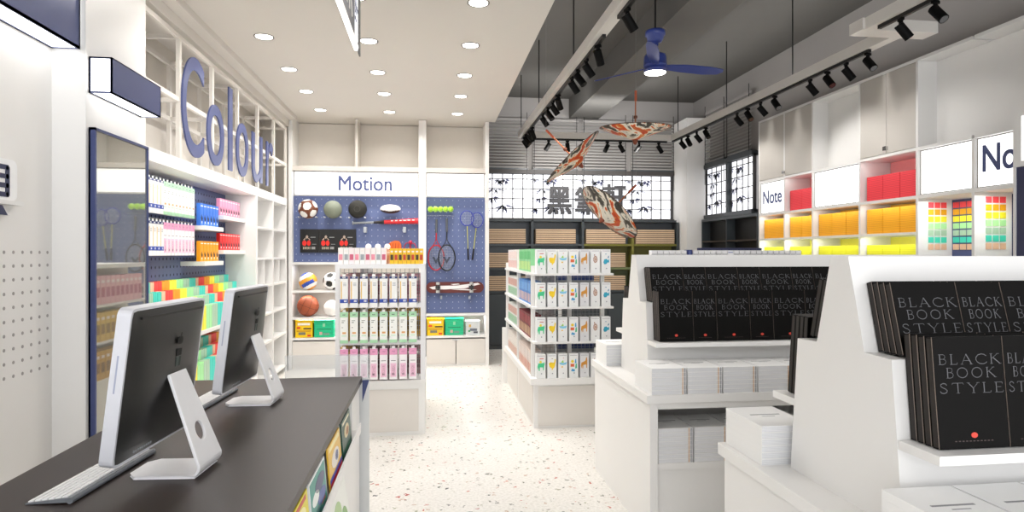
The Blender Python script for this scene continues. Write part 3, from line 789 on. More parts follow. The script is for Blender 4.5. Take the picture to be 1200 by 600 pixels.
# orange glove, pink skipping rope
p = at(463,292,7.92)
t = thing('catcher_glove','orange baseball glove on the pegboard behind the yellow boxes','glove',(p.x,7.90,p.z-.06))
g = MB(); pts=[(-.10,.02),(-.105,.07),(-.08,.12),(-.045,.15),(.0,.165),(.05,.16),(.075,.12),(.08,.04),(.05,-.02),(-.02,-.03),(-.07,-.01)]
g.prism(pts,'y',-.03,.03); g.build('palm',cm('#e0651e',.5),t,bevel=.012)
for k in range(4): MB().tube([(-.07+.035*k,-.032,.0),(-.065+.035*k,-.036,.07),(-.055+.033*k,-.032,.135)],.0035,6).build('stitching',cm('#a84412',.6),t)
t = thing('skipping_rope','red skipping rope looped on the pegboard beside the orange glove','rope',at(481,292,7.92))
for q,(ox,r) in enumerate(((-.035,.058),(.03,.055))): MB().tube([(ox*1.0+r*math.cos(a_/20*2*PI)*.75,-.01*q,.0+r*1.35*math.sin(a_/20*2*PI)) for a_ in range(20)],.006,6,close=True).build('rope_loop',cm('#b32f4a',.5),t)
MB().ball((0,-.02,.085),.024,14,8).build('handle',cm('#c02a4a',.4),t)

# cubby balls
def vb(n):
    q = Matrix.Rotation(.5,3,'Y') @ n
    if abs(q.x) > .72: return 1 if abs(q.z) < .45 else 0
    if -.05 < q.z < .38: return 1
    if -.45 < q.z <= -.05: return 2
    if q.z > .8: return 2
    if q.z < -.8: return 1
    return 0
def stand_ball(name,label,px,z,r,mats,fn,y=7.99):
    x = on_y(px,300,y)[0]
    t = thing(name,label,'ball',(x,y,z)); MB().ball((0,0,r),r,72,44,fn=fn).build('ball',mats,t); return t
stand_ball('volleyball','white, orange and blue volleyball in the top ball cubby',361,.951,.108,[cm('#eeece6',.5),cm('#eda02c',.5),cm('#2c4fb0',.5)],vb)
stand_ball('football','white football with black patches in the top ball cubby',389,.951,.108,[cm('#f1f0ee',.5),cm('#22211f',.5)],football(0,0,21,(1.85,.2),0))
def bb(n):
    return 1 if (abs(n.x) < .012 or abs(n.z) < .012 or abs(abs(n.x*1.0)-(.42+.35*n.z*n.z)) < .014) else 0
t = stand_ball('basketball','brown orange basketball in the second ball cubby',361,.630,.128,[cm('#a3502f',.6,scale=90,var=.15)],lambda n:0)
sm = MB()
for f_ in range(4):
    for sgn in ((1,-1) if f_ == 2 else (1,)):
        pts=[]
        for k in range(40):
            a_ = 2*PI*k/40
            if f_ == 0: v = Vector((math.cos(a_),math.sin(a_),0))
            elif f_ == 1: v = Vector((0,math.cos(a_),math.sin(a_)))
            elif f_ == 2: v = Vector((sgn*(.55+.12*math.cos(2*a_)),math.cos(a_)*.8,math.sin(a_)*.8))
            else: continue
            v = Matrix.Rotation(.4,3,'Y') @ Matrix.Rotation(.35,3,'Z') @ v.normalized()
            pts.append(v*.1285+Vector((0,0,.128)))
        if pts: sm.tube(pts,.0022,6,close=True)
sm.build('seam',cm('#4e2416',.6),t)
stand_ball('handball','plain white ball beside the basketball in the second cubby',389,.627,.10,[cm('#eceae6',.5)],lambda n:0)

# storage tubs in the lit niches
def tub(label,x0,x1,z,h,col,y=8.0,prints=()):
    t = thing('storage_tub',label,'tub',((x0+x1)/2,y,z)); w = (x1-x0)/2
    b = MB()
    for k in range(4): b.rbox(-w,w,-.09,.09,h*k/4+.002,h*(k+1)/4-.002,.012)
    b.box(-w+.008,w-.008,-.084,.084,.004,h-.004)
    b.build('body',cm(col,.3),t)
    MB().rbox(-w-.003,w+.003,-.094,.094,h,h+.012,.012).build('lid',cm(col,.3),t)
    if prints:
        p = MB(); mats=[]
        for (x,zz,a,c_,cc) in prints: mats.append(cm(cc,.5)); p.box((x-a/2)*2*w,(x+a/2)*2*w,-.0925,-.0895,(zz-c_/2)*h,(zz+c_/2)*h,len(mats)-1)
        p.build('label_print',mats,t)
YEL = [(0,.82,.7,.14,'#f3efe2'),(-.3,.6,.2,.1,'#d8281e'),(.2,.55,.45,.08,'#4e4026'),(0,.4,.8,.06,'#c48a12'),(-.1,.25,.4,.16,'#7d7a68'),(.3,.12,.2,.1,'#d8281e')]
GRN = [(0,.75,.12,.2,'#8fcfa8'),(-.15,.25,.14,.18,'#c9a9a0'),(.12,.2,.3,.14,'#6f9a86'),(0,.5,.7,.04,'#077a52')]
GRY = [(-.2,.7,.16,.2,'#c9a24a'),(.05,.4,.5,.18,'#6b7280'),(.2,.2,.3,.14,'#4a5058'),(-.25,.3,.14,.12,'#3f9a5c')]
for (a_,b_,col,pr,lb) in ((344,367,'#f2c80e',YEL,'yellow printed tub in the lit cubby under the basketball'),(368.5,392,'#0fbb86',GRN,'green printed tub in the lit cubby under the white ball')):
    tub(lb,max(on_y(a_,0,7.95)[0],-1.63) if a_ < 400 else max(on_y(a_,0,7.95)[0],-.05),on_y(b_,0,7.95)[0],.3785,.20,col,prints=pr)
for (a_,b_,col,pr,lb) in ((498.5,520,'#f2c80e',YEL,'yellow printed tub in the lit niche below the skateboard'),(521.5,543,'#0fbb86',GRN,'green printed tub in the lit niche below the skateboard'),(545.5,562,'#d5d9da',GRY,'pale grey printed tub in the lit niche below the skateboard')):
    tub(lb,max(on_y(a_,0,7.95)[0],-1.63) if a_ < 400 else max(on_y(a_,0,7.95)[0],-.05),on_y(b_,0,7.95)[0],.3785,.20 if col != '#d5d9da' else .165,col,prints=pr)

# tennis balls, rackets, skateboard
def mk():
    t = thing('tennis_ball','','ball'); MB().ball((0,0,.033),.036,24,16).build('felt',cm('#a6dc3a',.9),t)
    MB().tube([(Vector((math.cos(k/24*2*PI),-.8+.25*math.cos(4*PI*k/24),math.sin(k/24*2*PI)))).normalized()*.0362+Vector((0,0,.033)) for k in range(24)],.0015,5,close=True).build('seam',cm('#e6f2c0',.8),t); return t
S = Stock(mk)
for i in range(5):
    p = at(504.5+i*5.9,245,7.90); S.put((p.x,7.905,p.z-.035),label=f'green tennis ball on the pegboard, {ORD[i]} in the row of five',group='tennis balls on the pegboard')
MB().box(at(500,248,7.9).x,at(532,248,7.9).x,7.87,YP,at(0,248.6,7.9).z-.008,at(0,248.6,7.9).z-.003).build('ball_ledge',M['clear'],tR)
def racket(label, top, bottom, rx, rz, hl, frame, grip, gripw, y, head_up, strings, throat=True, motif=None, shaft=None):
    """head ellipse centre 'top', handle end 'bottom' (world, on plane y)"""
    t = thing('racket',label,'racket',(top.x,y,bottom.z if bottom.z < top.z else top.z-rz))
    O = Vector(t.location); c = Vector((top.x,y,top.z))-O; e = Vector((bottom.x,y,bottom.z))-O
    n=36; MB().tube([c+Vector((rx*math.cos(2*PI*k/n),0,rz*math.sin(2*PI*k/n))) for k in range(n)],hl,8,close=True).build('head_frame',frame,t)
    s_ = MB(); st_ = .016
    k = -rx+st_
    while k < rx: 
        zz = rz*math.sqrt(max(0,1-(k/rx)**2)); s_.tube([c+Vector((k,0,-zz)),c+Vector((k,0,zz))],.0010,3); k += st_
    k = -rz+st_
    while k < rz:
        xx = rx*math.sqrt(max(0,1-(k/rz)**2)); s_.tube([c+Vector((-xx,0,k)),c+Vector((xx,0,k))],.0010,3); k += st_
    s_.build('string_net',strings,t)
    dr_ = (e-c).normalized(); edge = c+dr_*(rz if True else 0); hs = e-dr_*gripw[1]
    MB().tube([edge+dr_*(.07 if throat else 0),hs],.0045 if not throat else .009,8).build('shaft',shaft or frame,t)
    if throat:
        for sg in (-1,1): MB().tube([c+Vector((sg*rx*.62,0,0))+dr_*rz*.78, edge+dr_*.03+Vector((sg*.018,0,0)), edge+dr_*.08],.005,8).build('throat',frame,t)
    MB().cyl(hs,e,gripw[0],n=10).build('grip',grip,t)
    if motif:
        MB().prism([(c.x-.05,c.z+.01),(c.x-.0,c.z-.075),(c.x+.05,c.z+.01),(c.x+.022,c.z+.01),(c.x,c.z-.03),(c.x-.022,c.z+.01)],'y',c.y-.003,c.y-.002).build('string_print',motif,t)
strg = cm('#c9ced6',.5); 
racket('red tennis racket hanging head down on the pegboard',at(511,302),at(511.5,257),.098,.155,.0085,cm('#b3202e',.3),cm('#555a60',.7),(.014,.17),7.915,False,strg,motif=cm('#3a4254',.5))
racket('black and white tennis racket hanging head down, overlapping the red one',at(523.5,302),at(523.5,256),.102,.16,.0085,cm('#1c2026',.3),cm('#555a60',.7),(.014,.17),7.885,False,strg,motif=cm('#3a4254',.5))
racket('blue rimmed badminton racket with a yellow shaft, over its twin',at(547,256),at(548.5,304.5),.083,.093,.0055,cm('#2333a8',.3),cm('#16181c',.6),(.011,.14),7.885,True,strg,throat=False,shaft=cm('#c9c84a',.4))
racket('blue rimmed badminton racket partly behind its twin, beside the aisle edge',at(559,258),at(553.5,304.5),.075,.093,.0055,cm('#2333a8',.3),cm('#16181c',.6),(.011,.14),7.915,True,strg,throat=False,shaft=cm('#c9c84a',.4))
a = at(499.5,337,7.88); b = at(567,337,7.88); cx = (a.x+b.x)/2; cz = a.z; W2 = (b.x-a.x)/2
t = thing('skateboard','dark red skateboard with white graphics hung underside out on the pegboard','skateboard',(cx,7.89,cz-.075))
def cap(w,h,n=12):
    return [(w-h+h*math.cos(math.radians(-90+k*180/n)),h*math.sin(math.radians(-90+k*180/n))) for k in range(n+1)]+[(-w+h+h*math.cos(math.radians(90+k*180/n)),h*math.sin(math.radians(90+k*180/n))) for k in range(n+1)]
MB().prism([(x,z+.075) for x,z in cap(W2,.068)],'y',-.006,.006).build('deck',cm('#5e1d14',.35),t,bevel=.003)
wg = MB()
wg.prism([(-.32,.078),(-.22,.096),(.02,.098),(.28,.130),(.31,.112),(.12,.062),(-.12,.050),(-.28,.052)],'y',-.0075,-.006).prism([(-.06,.115),(.04,.122),(.06,.112),(-.02,.105)],'y',-.0075,-.006).prism([(-.05,.048),(.20,.035),(.27,.045),(.10,.055)],'y',-.0075,-.006)
wg.build('graphic_print',cm('#eeeaea',.5),t)
for sx in (-.60,.56):
    tr = MB().box(sx*W2-.03,sx*W2+.03,-.02,-.0076,.055,.095).cyl((sx*W2,-.035,.02),(sx*W2,-.035,.13),.008,n=10).build('truck',cm('#4a4a4c',.4,metal=.5),t)
    for zz in (.025,.125): MB().cyl((sx*W2,-.035,zz-.015),(sx*W2,-.035,zz+.015),.024,n=16).build('wheel',cm('#b9b9b6',.4),tr)
for px in (517,550):
    p = at(px,345.5,7.9); MB().box(p.x-.012,p.x+.012,7.85,YP,p.z-.05,p.z-.012).build('board_holder',cm('#9aa0aa',.3),tR)

# ================================================================= STATIONERY RACK IN FRONT OF THE SPORTS WALL
RX0,RX1,RY0,RY1 = -.722,-.045,4.93,6.05
t = thing('stationery_rack','pale grey rack of hanging cartons standing in front of the sports wall','display rack',(0,0,0))
RK = t
MB().box(RX0,RX1,RY0,RY1,0,.40).build('base', M['white'], t)
MB().box(RX0+.01,RX1-.05,RY0-.004,RY0,.03,.355).build('base_panel', M['door'], t)
MB().box(RX0-.006,RX1+.006,RY0-.012,RY1+.01,.40,.425).build('base_top', M['white'], t)
for x in (RX0,RX1-.035):
    for y in (RY0,RY1-.035): MB().box(x,x+.035,y,y+.035,.425,1.32).build('post', M['rackwhite'], t)
MB().box(RX0,RX1,RY0+.002,RY1,1.285,1.318).build('top_shelf', M['rackwhite'], t)
for z in (.70,.985): MB().box(RX0+.035,RX1-.035,RY0+.004,RY0+.02,z,z+.03).build('cross_rail', M['rackwhite'], t)
for z in (.70,.985): MB().box(RX0,RX0+.16,RY0+.035,RY1-.035,z,z+.02).build('side_shelf', M['rackwhite'], t)
w_ = MB()
for k in range(17): x = RX0+.05+k*.036; w_.cyl((x,RY0+.13,.43),(x,RY0+.13,1.28),.0022,n=5)
for k in range(22): z = .45+k*.038; w_.cyl((RX0+.03,RY0+.13,z),(RX1-.03,RY0+.13,z),.0022,n=5)
w_.build('wire_mesh', M['wire'], t)
MB().box(RX0+.165,RX0+.18,RY0+.2,RY1-.035,.425,1.285).build('centre_panel', M['rackwhite'], t)
for ri,(kind,zt,nm) in enumerate((('navy',1.225,'white carton with a navy band'),('green',.955,'white and pale green carton'),('pink',.675,'white and pink carton'))):
    for i in range(8):
        x = -.652+i*.0735
        carton_stock(kind).put((x,RY0-.036,zt-.235),(0,0,0),f'{nm}, {ORD[i]} from the counter side, {("top","middle","bottom")[ri]} rack row','cartons on the stationery rack')
        MB_ = link('peg_hook', peg_bm, RK, (x,RY0-.036,zt+.022)); MB_.rotation_euler = (0,0,PI/2); MB_.scale = (1.3,1,1)
# boxes seen through the wire mesh
def pmk(col, c2, w=.05, h=.22, d=.12, name='slim_box'):
    mb = MB().box(-w/2,w/2,0,d,0,h,0).box(-w*.36,w*.36,-.0008,0,h*.25,h*.6,1).box(-w*.3,w*.3,-.0008,0,h*.75,h*.85,2)
    return mb, [cm(col,.5), cm(c2,.5), cm('#efe9e6',.5)]
for ri,(col,c2,z,nm) in enumerate((('#d4a0ac','#a45a6e',.985+.031,'rose'),('#b08a22','#6a4e12',.701+.03,'mustard'),('#8c6468','#5c3b40',.426,'dusky brown'))):
    def mk(col=col,c2=c2):
        mb,mats = pmk(col,c2); o = mb.build('slim_box',mats); tag(o,'x','box'); return o
    S = Stock(mk)
    for i in range(7): S.put((-.48+i*.062,RY0+.24,z),label=f'{nm} slim box behind the rack wire, {ORD[i]} from the counter side',group='slim boxes behind the wire mesh')
for z in (.70,.985): MB().box(RX0+.18,RX1-.035,RY0+.16,RY0+.5,z,z+.03).build('inner_shelf', M['rackwhite'], RK)
# boxes on the side facing the mirror
for ri,(col,c2,z,nm) in enumerate((('#e8b4c0','#b35a78',1.006,'pale pink'),('#d8b24c','#8c6a1e',.721,'gold'),('#cf9f3a','#7a5716',.4255,'ochre'))):
    def mk(col=col,c2=c2):
        mb,mats = pmk(col,c2,.07,.22,.10); o = mb.build('side_box',mats); tag(o,'x','box'); return o
    S = Stock(mk)
    for i in range(12): S.put((RX0+.006,RY0+.09+i*.078,z),(0,0,-PI/2),f'{nm} box on the rack side facing the counter, {ORD[i]} from the front','boxes on the rack side shelves')
# top shelf
for i in range(9):
    col,c2 = (('#f1ebe8','#e58fa0'),('#efeeec','#9aa0a6'),('#f3e6e8','#c9607a'))[i%3]
    mb,mats = pmk(col,c2,.038,.125,.10); o = mb.build('white_pink_box',mats,None,(-.685+i*.0405,RY0+.03,1.3185)); tag(o,f'small white and pink box on the rack top, {ORD[i]} from the counter side','box','white and pink boxes on the rack top')
for i in range(8):
    mb,mats = pmk(('#f0bf1a','#eec12c')[i%2],('#3c2a10','#c23a22')[i%2],.030,.12,.10); o = mb.build('yellow_box',mats,None,(-.300+i*.0322,RY0+.03,1.3185)); tag(o,f'small yellow box on the rack top, {ORD[i]} from the pink ones','box','yellow boxes on the rack top')
def mk():
    t = thing('toy_figure','','toy')
    MB().lathe([(.0001,0),(.022,0),(.024,.02),(.016,.09),(.012,.115)],n=16).build('body',cm('#e9a9b0',.4),t); MB().ball((0,0,.135),.024,16,10).build('head',cm('#f4f1f0',.4),t); return t
S = Stock(mk)
for i in range(3): S.put((-.50+i*.075,RY0+.27,1.3185),label=f'pink toy figure with a round white head, {ORD[i]} of three behind the boxes',group='toy figures on the rack top')
mb,mats = pmk('#e6b9a0','#d89a80',.055,.11,.08); o = mb.build('peach_box',mats,None,(-.339,RY0+.14,1.3185)); tag(o,'plain peach coloured box between the pink and yellow boxes on the rack','box')
# ================================================================= DARK CORNER: lit windows, blinds, slate shelving
YB = 9.46
def bamboo(mb, ox, oz, s=1.0, seed=1):
    """ink bamboo leaves in a plane: local x right, z up"""
    rnd = random.Random(seed)
    def leaf(x,z,a,L,w,m=0):
        ca, sa = math.cos(a), math.sin(a); n = (-sa,ca)
        pts = [(0,0),(L*.25,w),(L*.6,w*.7),(L,0),(L*.6,-w*.5),(L*.25,-w*.8)]
        mb.prism([(ox+s*(x+p*ca+q*n[0]),oz+s*(z+p*sa+q*n[1])) for p,q in pts],'y',-.0012,0,m)
    for (cx,cz,k,L,w,m) in ((.30,.19,8,.15,.015,0),(.12,.31,7,.11,.014,0),(.17,.44,6,.14,.014,1),(.46,.14,3,.18,.006,1),(.05,.14,5,.10,.018,0),(.22,.58,7,.12,.018,1),(.05,.60,5,.11,.014,1),(.34,.58,5,.10,.018,0)):
        for i in range(k):
            a = math.radians(-160+i*(140/max(k-1,1))+rnd.uniform(-12,12)); 
            leaf(cx+rnd.uniform(-.03,.03),cz+rnd.uniform(-.01,.02),a,L*rnd.uniform(.7,1.1),w,m)
    mb.prism([(ox+s*.05,oz+s*.12),(ox+s*.056,oz+s*.12),(ox+s*.10,oz+s*.64),(ox+s*.094,oz+s*.64)],'y',-.0012,0,1)
def lit_window(name, label_unused, x0, x1, z0, z1, nb, mapM, parentname):
    t = bpy.data.objects.new(name, None); COL.objects.link(t); t['kind'] = 'structure'
    MB().box(x0,x1,.02,.04,z0,z1).mapped(mapM).build('glass', M['window'], t)
    f = MB(); f.box(x0,x1,-.01,.03,z0-.03,z0+.005).box(x0,x1,-.01,.03,z1-.005,z1+.03).box(x0-.03,x0,-.01,.03,z0-.03,z1+.03).box(x1,x1+.03,-.01,.03,z0-.03,z1+.03)
    n = round((x1-x0)/.156); 
    for i in range(1,n): xx = x0+(x1-x0)*i/n; f.box(xx-.0075,xx+.0075,.012,.019,z0,z1)
    for k in range(1,5): zz = z0+(z1-z0)*k/4.5; f.box(x0,x1,.012,.019,zz-.006,zz+.006)
    f.mapped(mapM).build('grid_frame', mat('window_grid','#3c3b3d',.5,var=0) if 'wg' not in M else M['wg'], t)
    b = MB()
    for i in range(nb): bamboo(b, x0+.03+(x1-x0)/nb*i, z0+.0, .98, 3)
    b.mapped(Matrix.Translation((0,.0185,0))).mapped(mapM).build('bamboo_print', [M['ink'],M['inkpale']], t)
    return t
M['wg'] = mat('window_grid','#3c3b3d',.5,var=0)
lit_window('window_1','',.76,3.70,1.93,2.60,4,Matrix.Translation((0,9.43,0)),'')
# the side window: local x runs along -Y
RW = Matrix(((0,1,0,4.04),(-1,0,0,9.0),(0,0,1,0),(0,0,0,1)))
lit_window('window_2','',.10,1.47,1.96,2.64,2,RW,'')
struct('trim_1', MB().box(.72,3.74,9.38,9.50,2.60,2.66).box(.72,3.74,9.38,9.5,1.88,1.93), mat('dark_trim','#3f3b39',.5,var=.02))
struct('trim_2', MB().box(4.0,4.1,7.50,8.9,2.64,2.70).box(4.0,4.1,7.50,8.9,1.905,1.96).box(4.0,4.1,8.16,8.20,1.96,2.64), M['slate'])
def blind(label, x0, x1, z0, z1, mapM):
    t = thing('slatted_blind', label, 'blind')
    s_ = MB(); n = int((z1-z0)/.045)
    for i in range(n):
        z = z0+.03+i*.045; s_.add([(x0,-.012,z-.014),(x1,-.012,z-.014),(x1,.012,z+.014),(x0,.012,z+.014),(x0,-.0105,z-.0155),(x1,-.0105,z-.0155),(x1,.0135,z+.0125),(x0,.0135,z+.0125)],
              [(0,1,2,3),(7,6,5,4),(0,4,5,1),(3,2,6,7),(0,3,7,4),(1,5,6,2)])
    s_.mapped(mapM).build('slat', M['blindslat'], t)
    MB().box(x0,x1,-.015,.015,z1-.01,z1+.03).mapped(mapM).build('head_rail', M['gwall'], t)
    MB().box(x0,x1,-.015,.015,z0-.01,z0+.012).mapped(mapM).build('bottom_rail', M['slate'], t)
    for xx in (x0+.02,x1-.02): MB().box(xx-.004,xx+.004,-.02,-.014,z0-.30,z1+.12).mapped(mapM).build('cord', M['black'], t)
    o = Vector((mapM @ Vector(((x0+x1)/2,0,z0))))
    for ch in t.children: ch.data.transform(Matrix.Translation(-o))
    t.location = o
M['blindslat'] = mat('blind_slat','#a9a6a3',.6,var=.02)
for i in range(4): blind(f'grey slatted blind above the lit bamboo windows, {ORD[i]} from the sports wall', .76+.765*i, .76+.765*i+.69, 2.67, 3.40, Matrix.Translation((0,9.40,0)))
for i in range(2): blind(f'grey slatted blind above the side bamboo window, {ORD[i]} from the corner pillar', .12+.69*i, .12+.69*i+.64, 2.71, 3.44, Matrix.Translation((-.02,0,0)) @ RW)
# large brush characters hanging in front of the window
t = thing('hanging_characters', 'three large dark grey brush characters hanging before the lit bamboo window', 'sign letters', (2.0,9.30,1.98))
for ch_,(a_,b_) in zip('黑筆軒',((642,669),(674,704),(707,733))):
    x0 = on_y(a_,0,9.3)[0]; x1 = on_y(b_,0,9.3)[0]
    o = fit_text('character', ch_, M['signgrey'], (x0-2.0,0,on_y(650,250 if ch_!='軒' else 246,9.3)[2]-1.98-.01), (1,0,0), x1-x0, .40, extr=.02, parent=t, bold=.022)
# slate shelving along the far wall
t = thing('slate_shelf_unit', 'dark slate shelving full of kraft boxes under the lit bamboo windows', 'shelf unit', (2.25,9.15,0))
def ss(mb): return mb.mapped(Matrix.Translation((-2.25,-9.15,0)))
ux = [.725,1.475,2.235,3.0,3.70]
for x in ux: ss(MB().box(x-.018,x+.018,9.15,9.36,0,1.87)).build('upright', M['slate'] if x < 2.9 else M['olive'] if x < 3.5 else M['slate'], t)
for z,m_ in ((1.87,'slate'),(1.51,None),(1.16,None),(.82,'slate')):
    for i in range(4):
        mm = m_ or (('slate','slate','olive','olive')[i] if z == 1.51 else ('slate','slate','sage','sage')[i])
        ss(MB().box(ux[i]+.018,ux[i+1]-.018,9.15,9.36,z,z+.03)).build('shelf_board', M[mm], t)
for i in range(4):
    for z0,z1,mm in ((1.54,1.87,('bluegrey','bluegrey','bluegrey','bluegrey')[i]),(1.19,1.51,('bluegrey','bluegrey','olive','olive')[i]),(.85,1.16,('bluegrey','bluegrey','sage','sage')[i])):
        ss(MB().box(ux[i]+.018,ux[i+1]-.018,9.345,9.36,z0,z1)).build('back_panel', M[mm], t)
    m_ = (ux[i]+ux[i+1])/2
    for a_,b_ in ((ux[i]+.02,m_-.003),(m_+.003,ux[i+1]-.02)): ss(MB().box(a_,b_,9.16,9.18,.06,.81)).build('door', M['slate'], t)
ss(MB().box(.725,3.70,9.17,9.36,0,.055)).build('plinth', M['slate'], t)
kb = MB().rbox(-.30,.30,0,.17,.0008,.0302,.003,axis='x').box(-.30,.30,-.0006,.0,.0,.009,1).mesh('kraft_box',[M['kraft'],M['kraftd']])
for bi in range(4):
    for ri,z in enumerate((1.541,1.191,.851)):
        if bi in (1,3) and ri: continue
        for k in range(7):
            o = link('kraft_box', kb, None, (ux[bi]+.018+.335+(.0 if bi else 0),9.16,z+.0308*k))
            tag(o, f'long flat kraft box, {ORD[6-k]} down in the {("top","second","third")[ri]} shelf stack, {ORD[bi]} bay from the aisle', 'box', 'flat kraft boxes on the slate shelves')
# black cabinet under the side window
t = thing('black_cabinet', 'low open black cabinet below the side bamboo window', 'cabinet', (4.02,8.05,0))
def bc(mb): return mb.mapped(Matrix.Translation((-4.02,-8.05,0)))
bc(MB().box(3.95,4.08,7.26,8.86,1.86,1.895)).build('top', M['slate'], t)
for y in (7.26,8.07,8.84): bc(MB().box(3.95,4.08,y,y+.02,0,1.86)).build('upright', M['slate'], t)
for z in (1.56,1.2,.8,.05): bc(MB().box(3.955,4.08,7.28,8.84,z,z+.02)).build('shelf_board', mat('dark_wood','#3a2f28',.5) if 'dw' not in M else M['dw'], t)
bc(MB().box(4.075,4.085,7.26,8.86,0,1.86)).build('back_panel', M['black'], t)

# ================================================================= NOTE WALL (shelving opposite the colour shelf)
XF = 3.95; XB = 4.27
ys = [7.22,6.67,6.14,5.41,4.71,4.17,3.64]
t = thing('note_shelf_unit', 'tall white shelving with coloured paper bays and lit panels beyond the black book tables', 'shelf unit', (XF,5.4,0))
NU = t
def nu(mb): return mb.mapped(Matrix.Translation((-XF,-5.4,0)))
pinkside = M['white']
for i,y in enumerate(ys): nu(MB().box(XF,XB,y-.012,y+.012,0,3.0 if i != 5 else 2.245)).build('upright', M['white'], t)
for i in range(6):
    y1, y0 = ys[i]-.012, ys[i+1]+.012
    for z in (3.0,2.27,1.875): nu(MB().box(XF,XB,y0,y1,z-.025,z)).build('shelf_board', M['white'], t)
    if i < 4:
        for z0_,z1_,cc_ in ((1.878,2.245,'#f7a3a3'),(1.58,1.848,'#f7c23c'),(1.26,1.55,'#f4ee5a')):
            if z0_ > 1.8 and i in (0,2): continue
            nu(MB().box(XB-.014,XB-.0105,y0,y1,z0_,z1_)).build('bounce_tint_panel', cm(cc_,.5), t)  # colour bounced off the paper stacks, painted onto the niche back
        for z in (1.577,1.25,.9,.45): nu(MB().box(XF,XB,y0,y1,z-.022,z)).build('shelf_board', M['white'], t)
    nu(MB().box(XB-.01,XB+.012,y0,y1,0,3.0)).build('back_panel', M['white'], t)
    nu(MB().box(XF+.02,XB,y0,y1,0,.43)).build('base_front', M['door'], t)
    if i in (2,4,5): nu(MB().box(XF+.17,XF+.185,y0-(.024 if i == 4 else 0),y1,2.271,2.974)).build('niche_back', M['white'], t)
    if i in (0,1): nu(MB().box(XF,XF+.018,y0+.002,y1-.002,2.275,2.972)).build('door', M['doorgrey'], t)
    if i == 3:
        m_ = (y0+y1)/2
        for a_,b_ in ((y0+.002,m_-.002),(m_+.002,y1-.002)): nu(MB().box(XF,XF+.018,a_,b_,2.275,2.972)).build('door', M['doorgrey'], t)
        nu(MB().rbox(XF-.022,XF,m_-.02,m_+.02,2.30,2.335,.004,axis='x')).build('door_handle', M['chrome'], t)
nu(MB().rbox(XF-.02,XF,6.655,6.685,2.30,2.33,.004,axis='x')).build('door_handle', M['chrome'], t)
for i in (4,5): nu(MB().box(XB-.012,XB-.009,ys[i+1]+.012,ys[i]-.012,1.2,1.84)).build('pegboard', M['navy'] if i == 5 else M['peg2'] if 'peg2' in M else mat('pegboard_slate','#454f78',.5), t)
M['signframe'] = mat('sign_frame','#8d8983',.5,var=0)
for i,txt,lb in ((0,'Note','lit white panel with note lettering at the black cabinet end'),(2,None,'blank lit white panel between two red paper bays'),(4,None,'blank lit white panel above the first colour chart'),(5,'Note','lit white panel with large note lettering above the second colour chart')):
    y1, y0 = ys[i]-.016, ys[i+1]+.016
    s = thing('lit_sign_panel', lb, 'sign', (XF+.04,(y0+y1)/2,1.90))
    MB().box(-.02,.03,y0-(y0+y1)/2,y1-(y0+y1)/2,-.022,.342).build('diffuser', M['glow'], s)
    hw = (y1-y0)/2; MB().box(-.024,-.0205,-hw,hw,.333,.342).box(-.024,-.0205,-hw,hw,-.022,-.016).box(-.024,-.0205,-hw,-hw+.008,-.016,.333).box(-.024,-.0205,hw-.008,hw,-.016,.333).build('frame', M['signframe'], s)
    if txt: fit_text('lettering', txt, M['letter'], (-.0205, (y1-y0)/2-.05, .09), (0,-1,0), .40 if i == 0 else .44, .155 if i==0 else .19, extr=.003, parent=s, bold=.006)
NIC = {'red':('#f0424c','#d83440'),'amber':('#f5ae14','#e0980a'),'yellow':('#e8e628','#d6d41c')}
def stack_mesh(cn, w):
    m = stripes('paper_'+cn, NIC[cn], 2, 70, .6, .55)
    return MB().rbox(0,.16,-w/2,w/2,0,.225,.002,axis='x').mesh('paper_stack', m)
for i in range(4):
    y1, y0 = ys[i]-.012, ys[i+1]+.012
    n = 3 if (y1-y0) > .55 else 2
    w = ((y1-y0)-.05)/n
    for cn,z in (('red',1.8755),('amber',1.5775),('yellow',1.2505)):
        if cn == 'red' and i in (0,2): continue
        ms = stack_mesh(cn, w-.006)
        for k in range(n):
            o = link('paper_stack', ms, None, (XF+.05,y1-.02-w*(k+.5),z)); tag(o, f'{cn} paper stack, {ORD[k]} from the corner in the {ORD[i]} bay of the note shelving', 'paper stack', 'coloured paper stacks on the note shelving')
    for z,c_,e in ((2.24,(1,.45,.45),1.2),(1.845,(1,.85,.5),2.2),(1.55,(1,1,.6),3.5)):
        if z > 2 and i in (0,2): continue
        l = bpy.data.lights.new('niche_lamp','AREA'); l.shape='RECTANGLE'; l.size=.04; l.size_y=(y1-y0)*.9; l.energy=e*.36; l.color=(1,1,.96)
        o = link('niche_lamp', l); o.location = (XF+.012,(y0+y1)/2,z); o.rotation_euler = (0,math.radians(-25),0)
for i in (4,5):
    l = bpy.data.lights.new('niche_lamp','AREA'); l.shape='RECTANGLE'; l.size=.04; l.size_y=.4; l.energy=2.5
    o = link('niche_lamp', l); o.location = (XF+.05,(ys[i]+ys[i+1])/2,1.83)
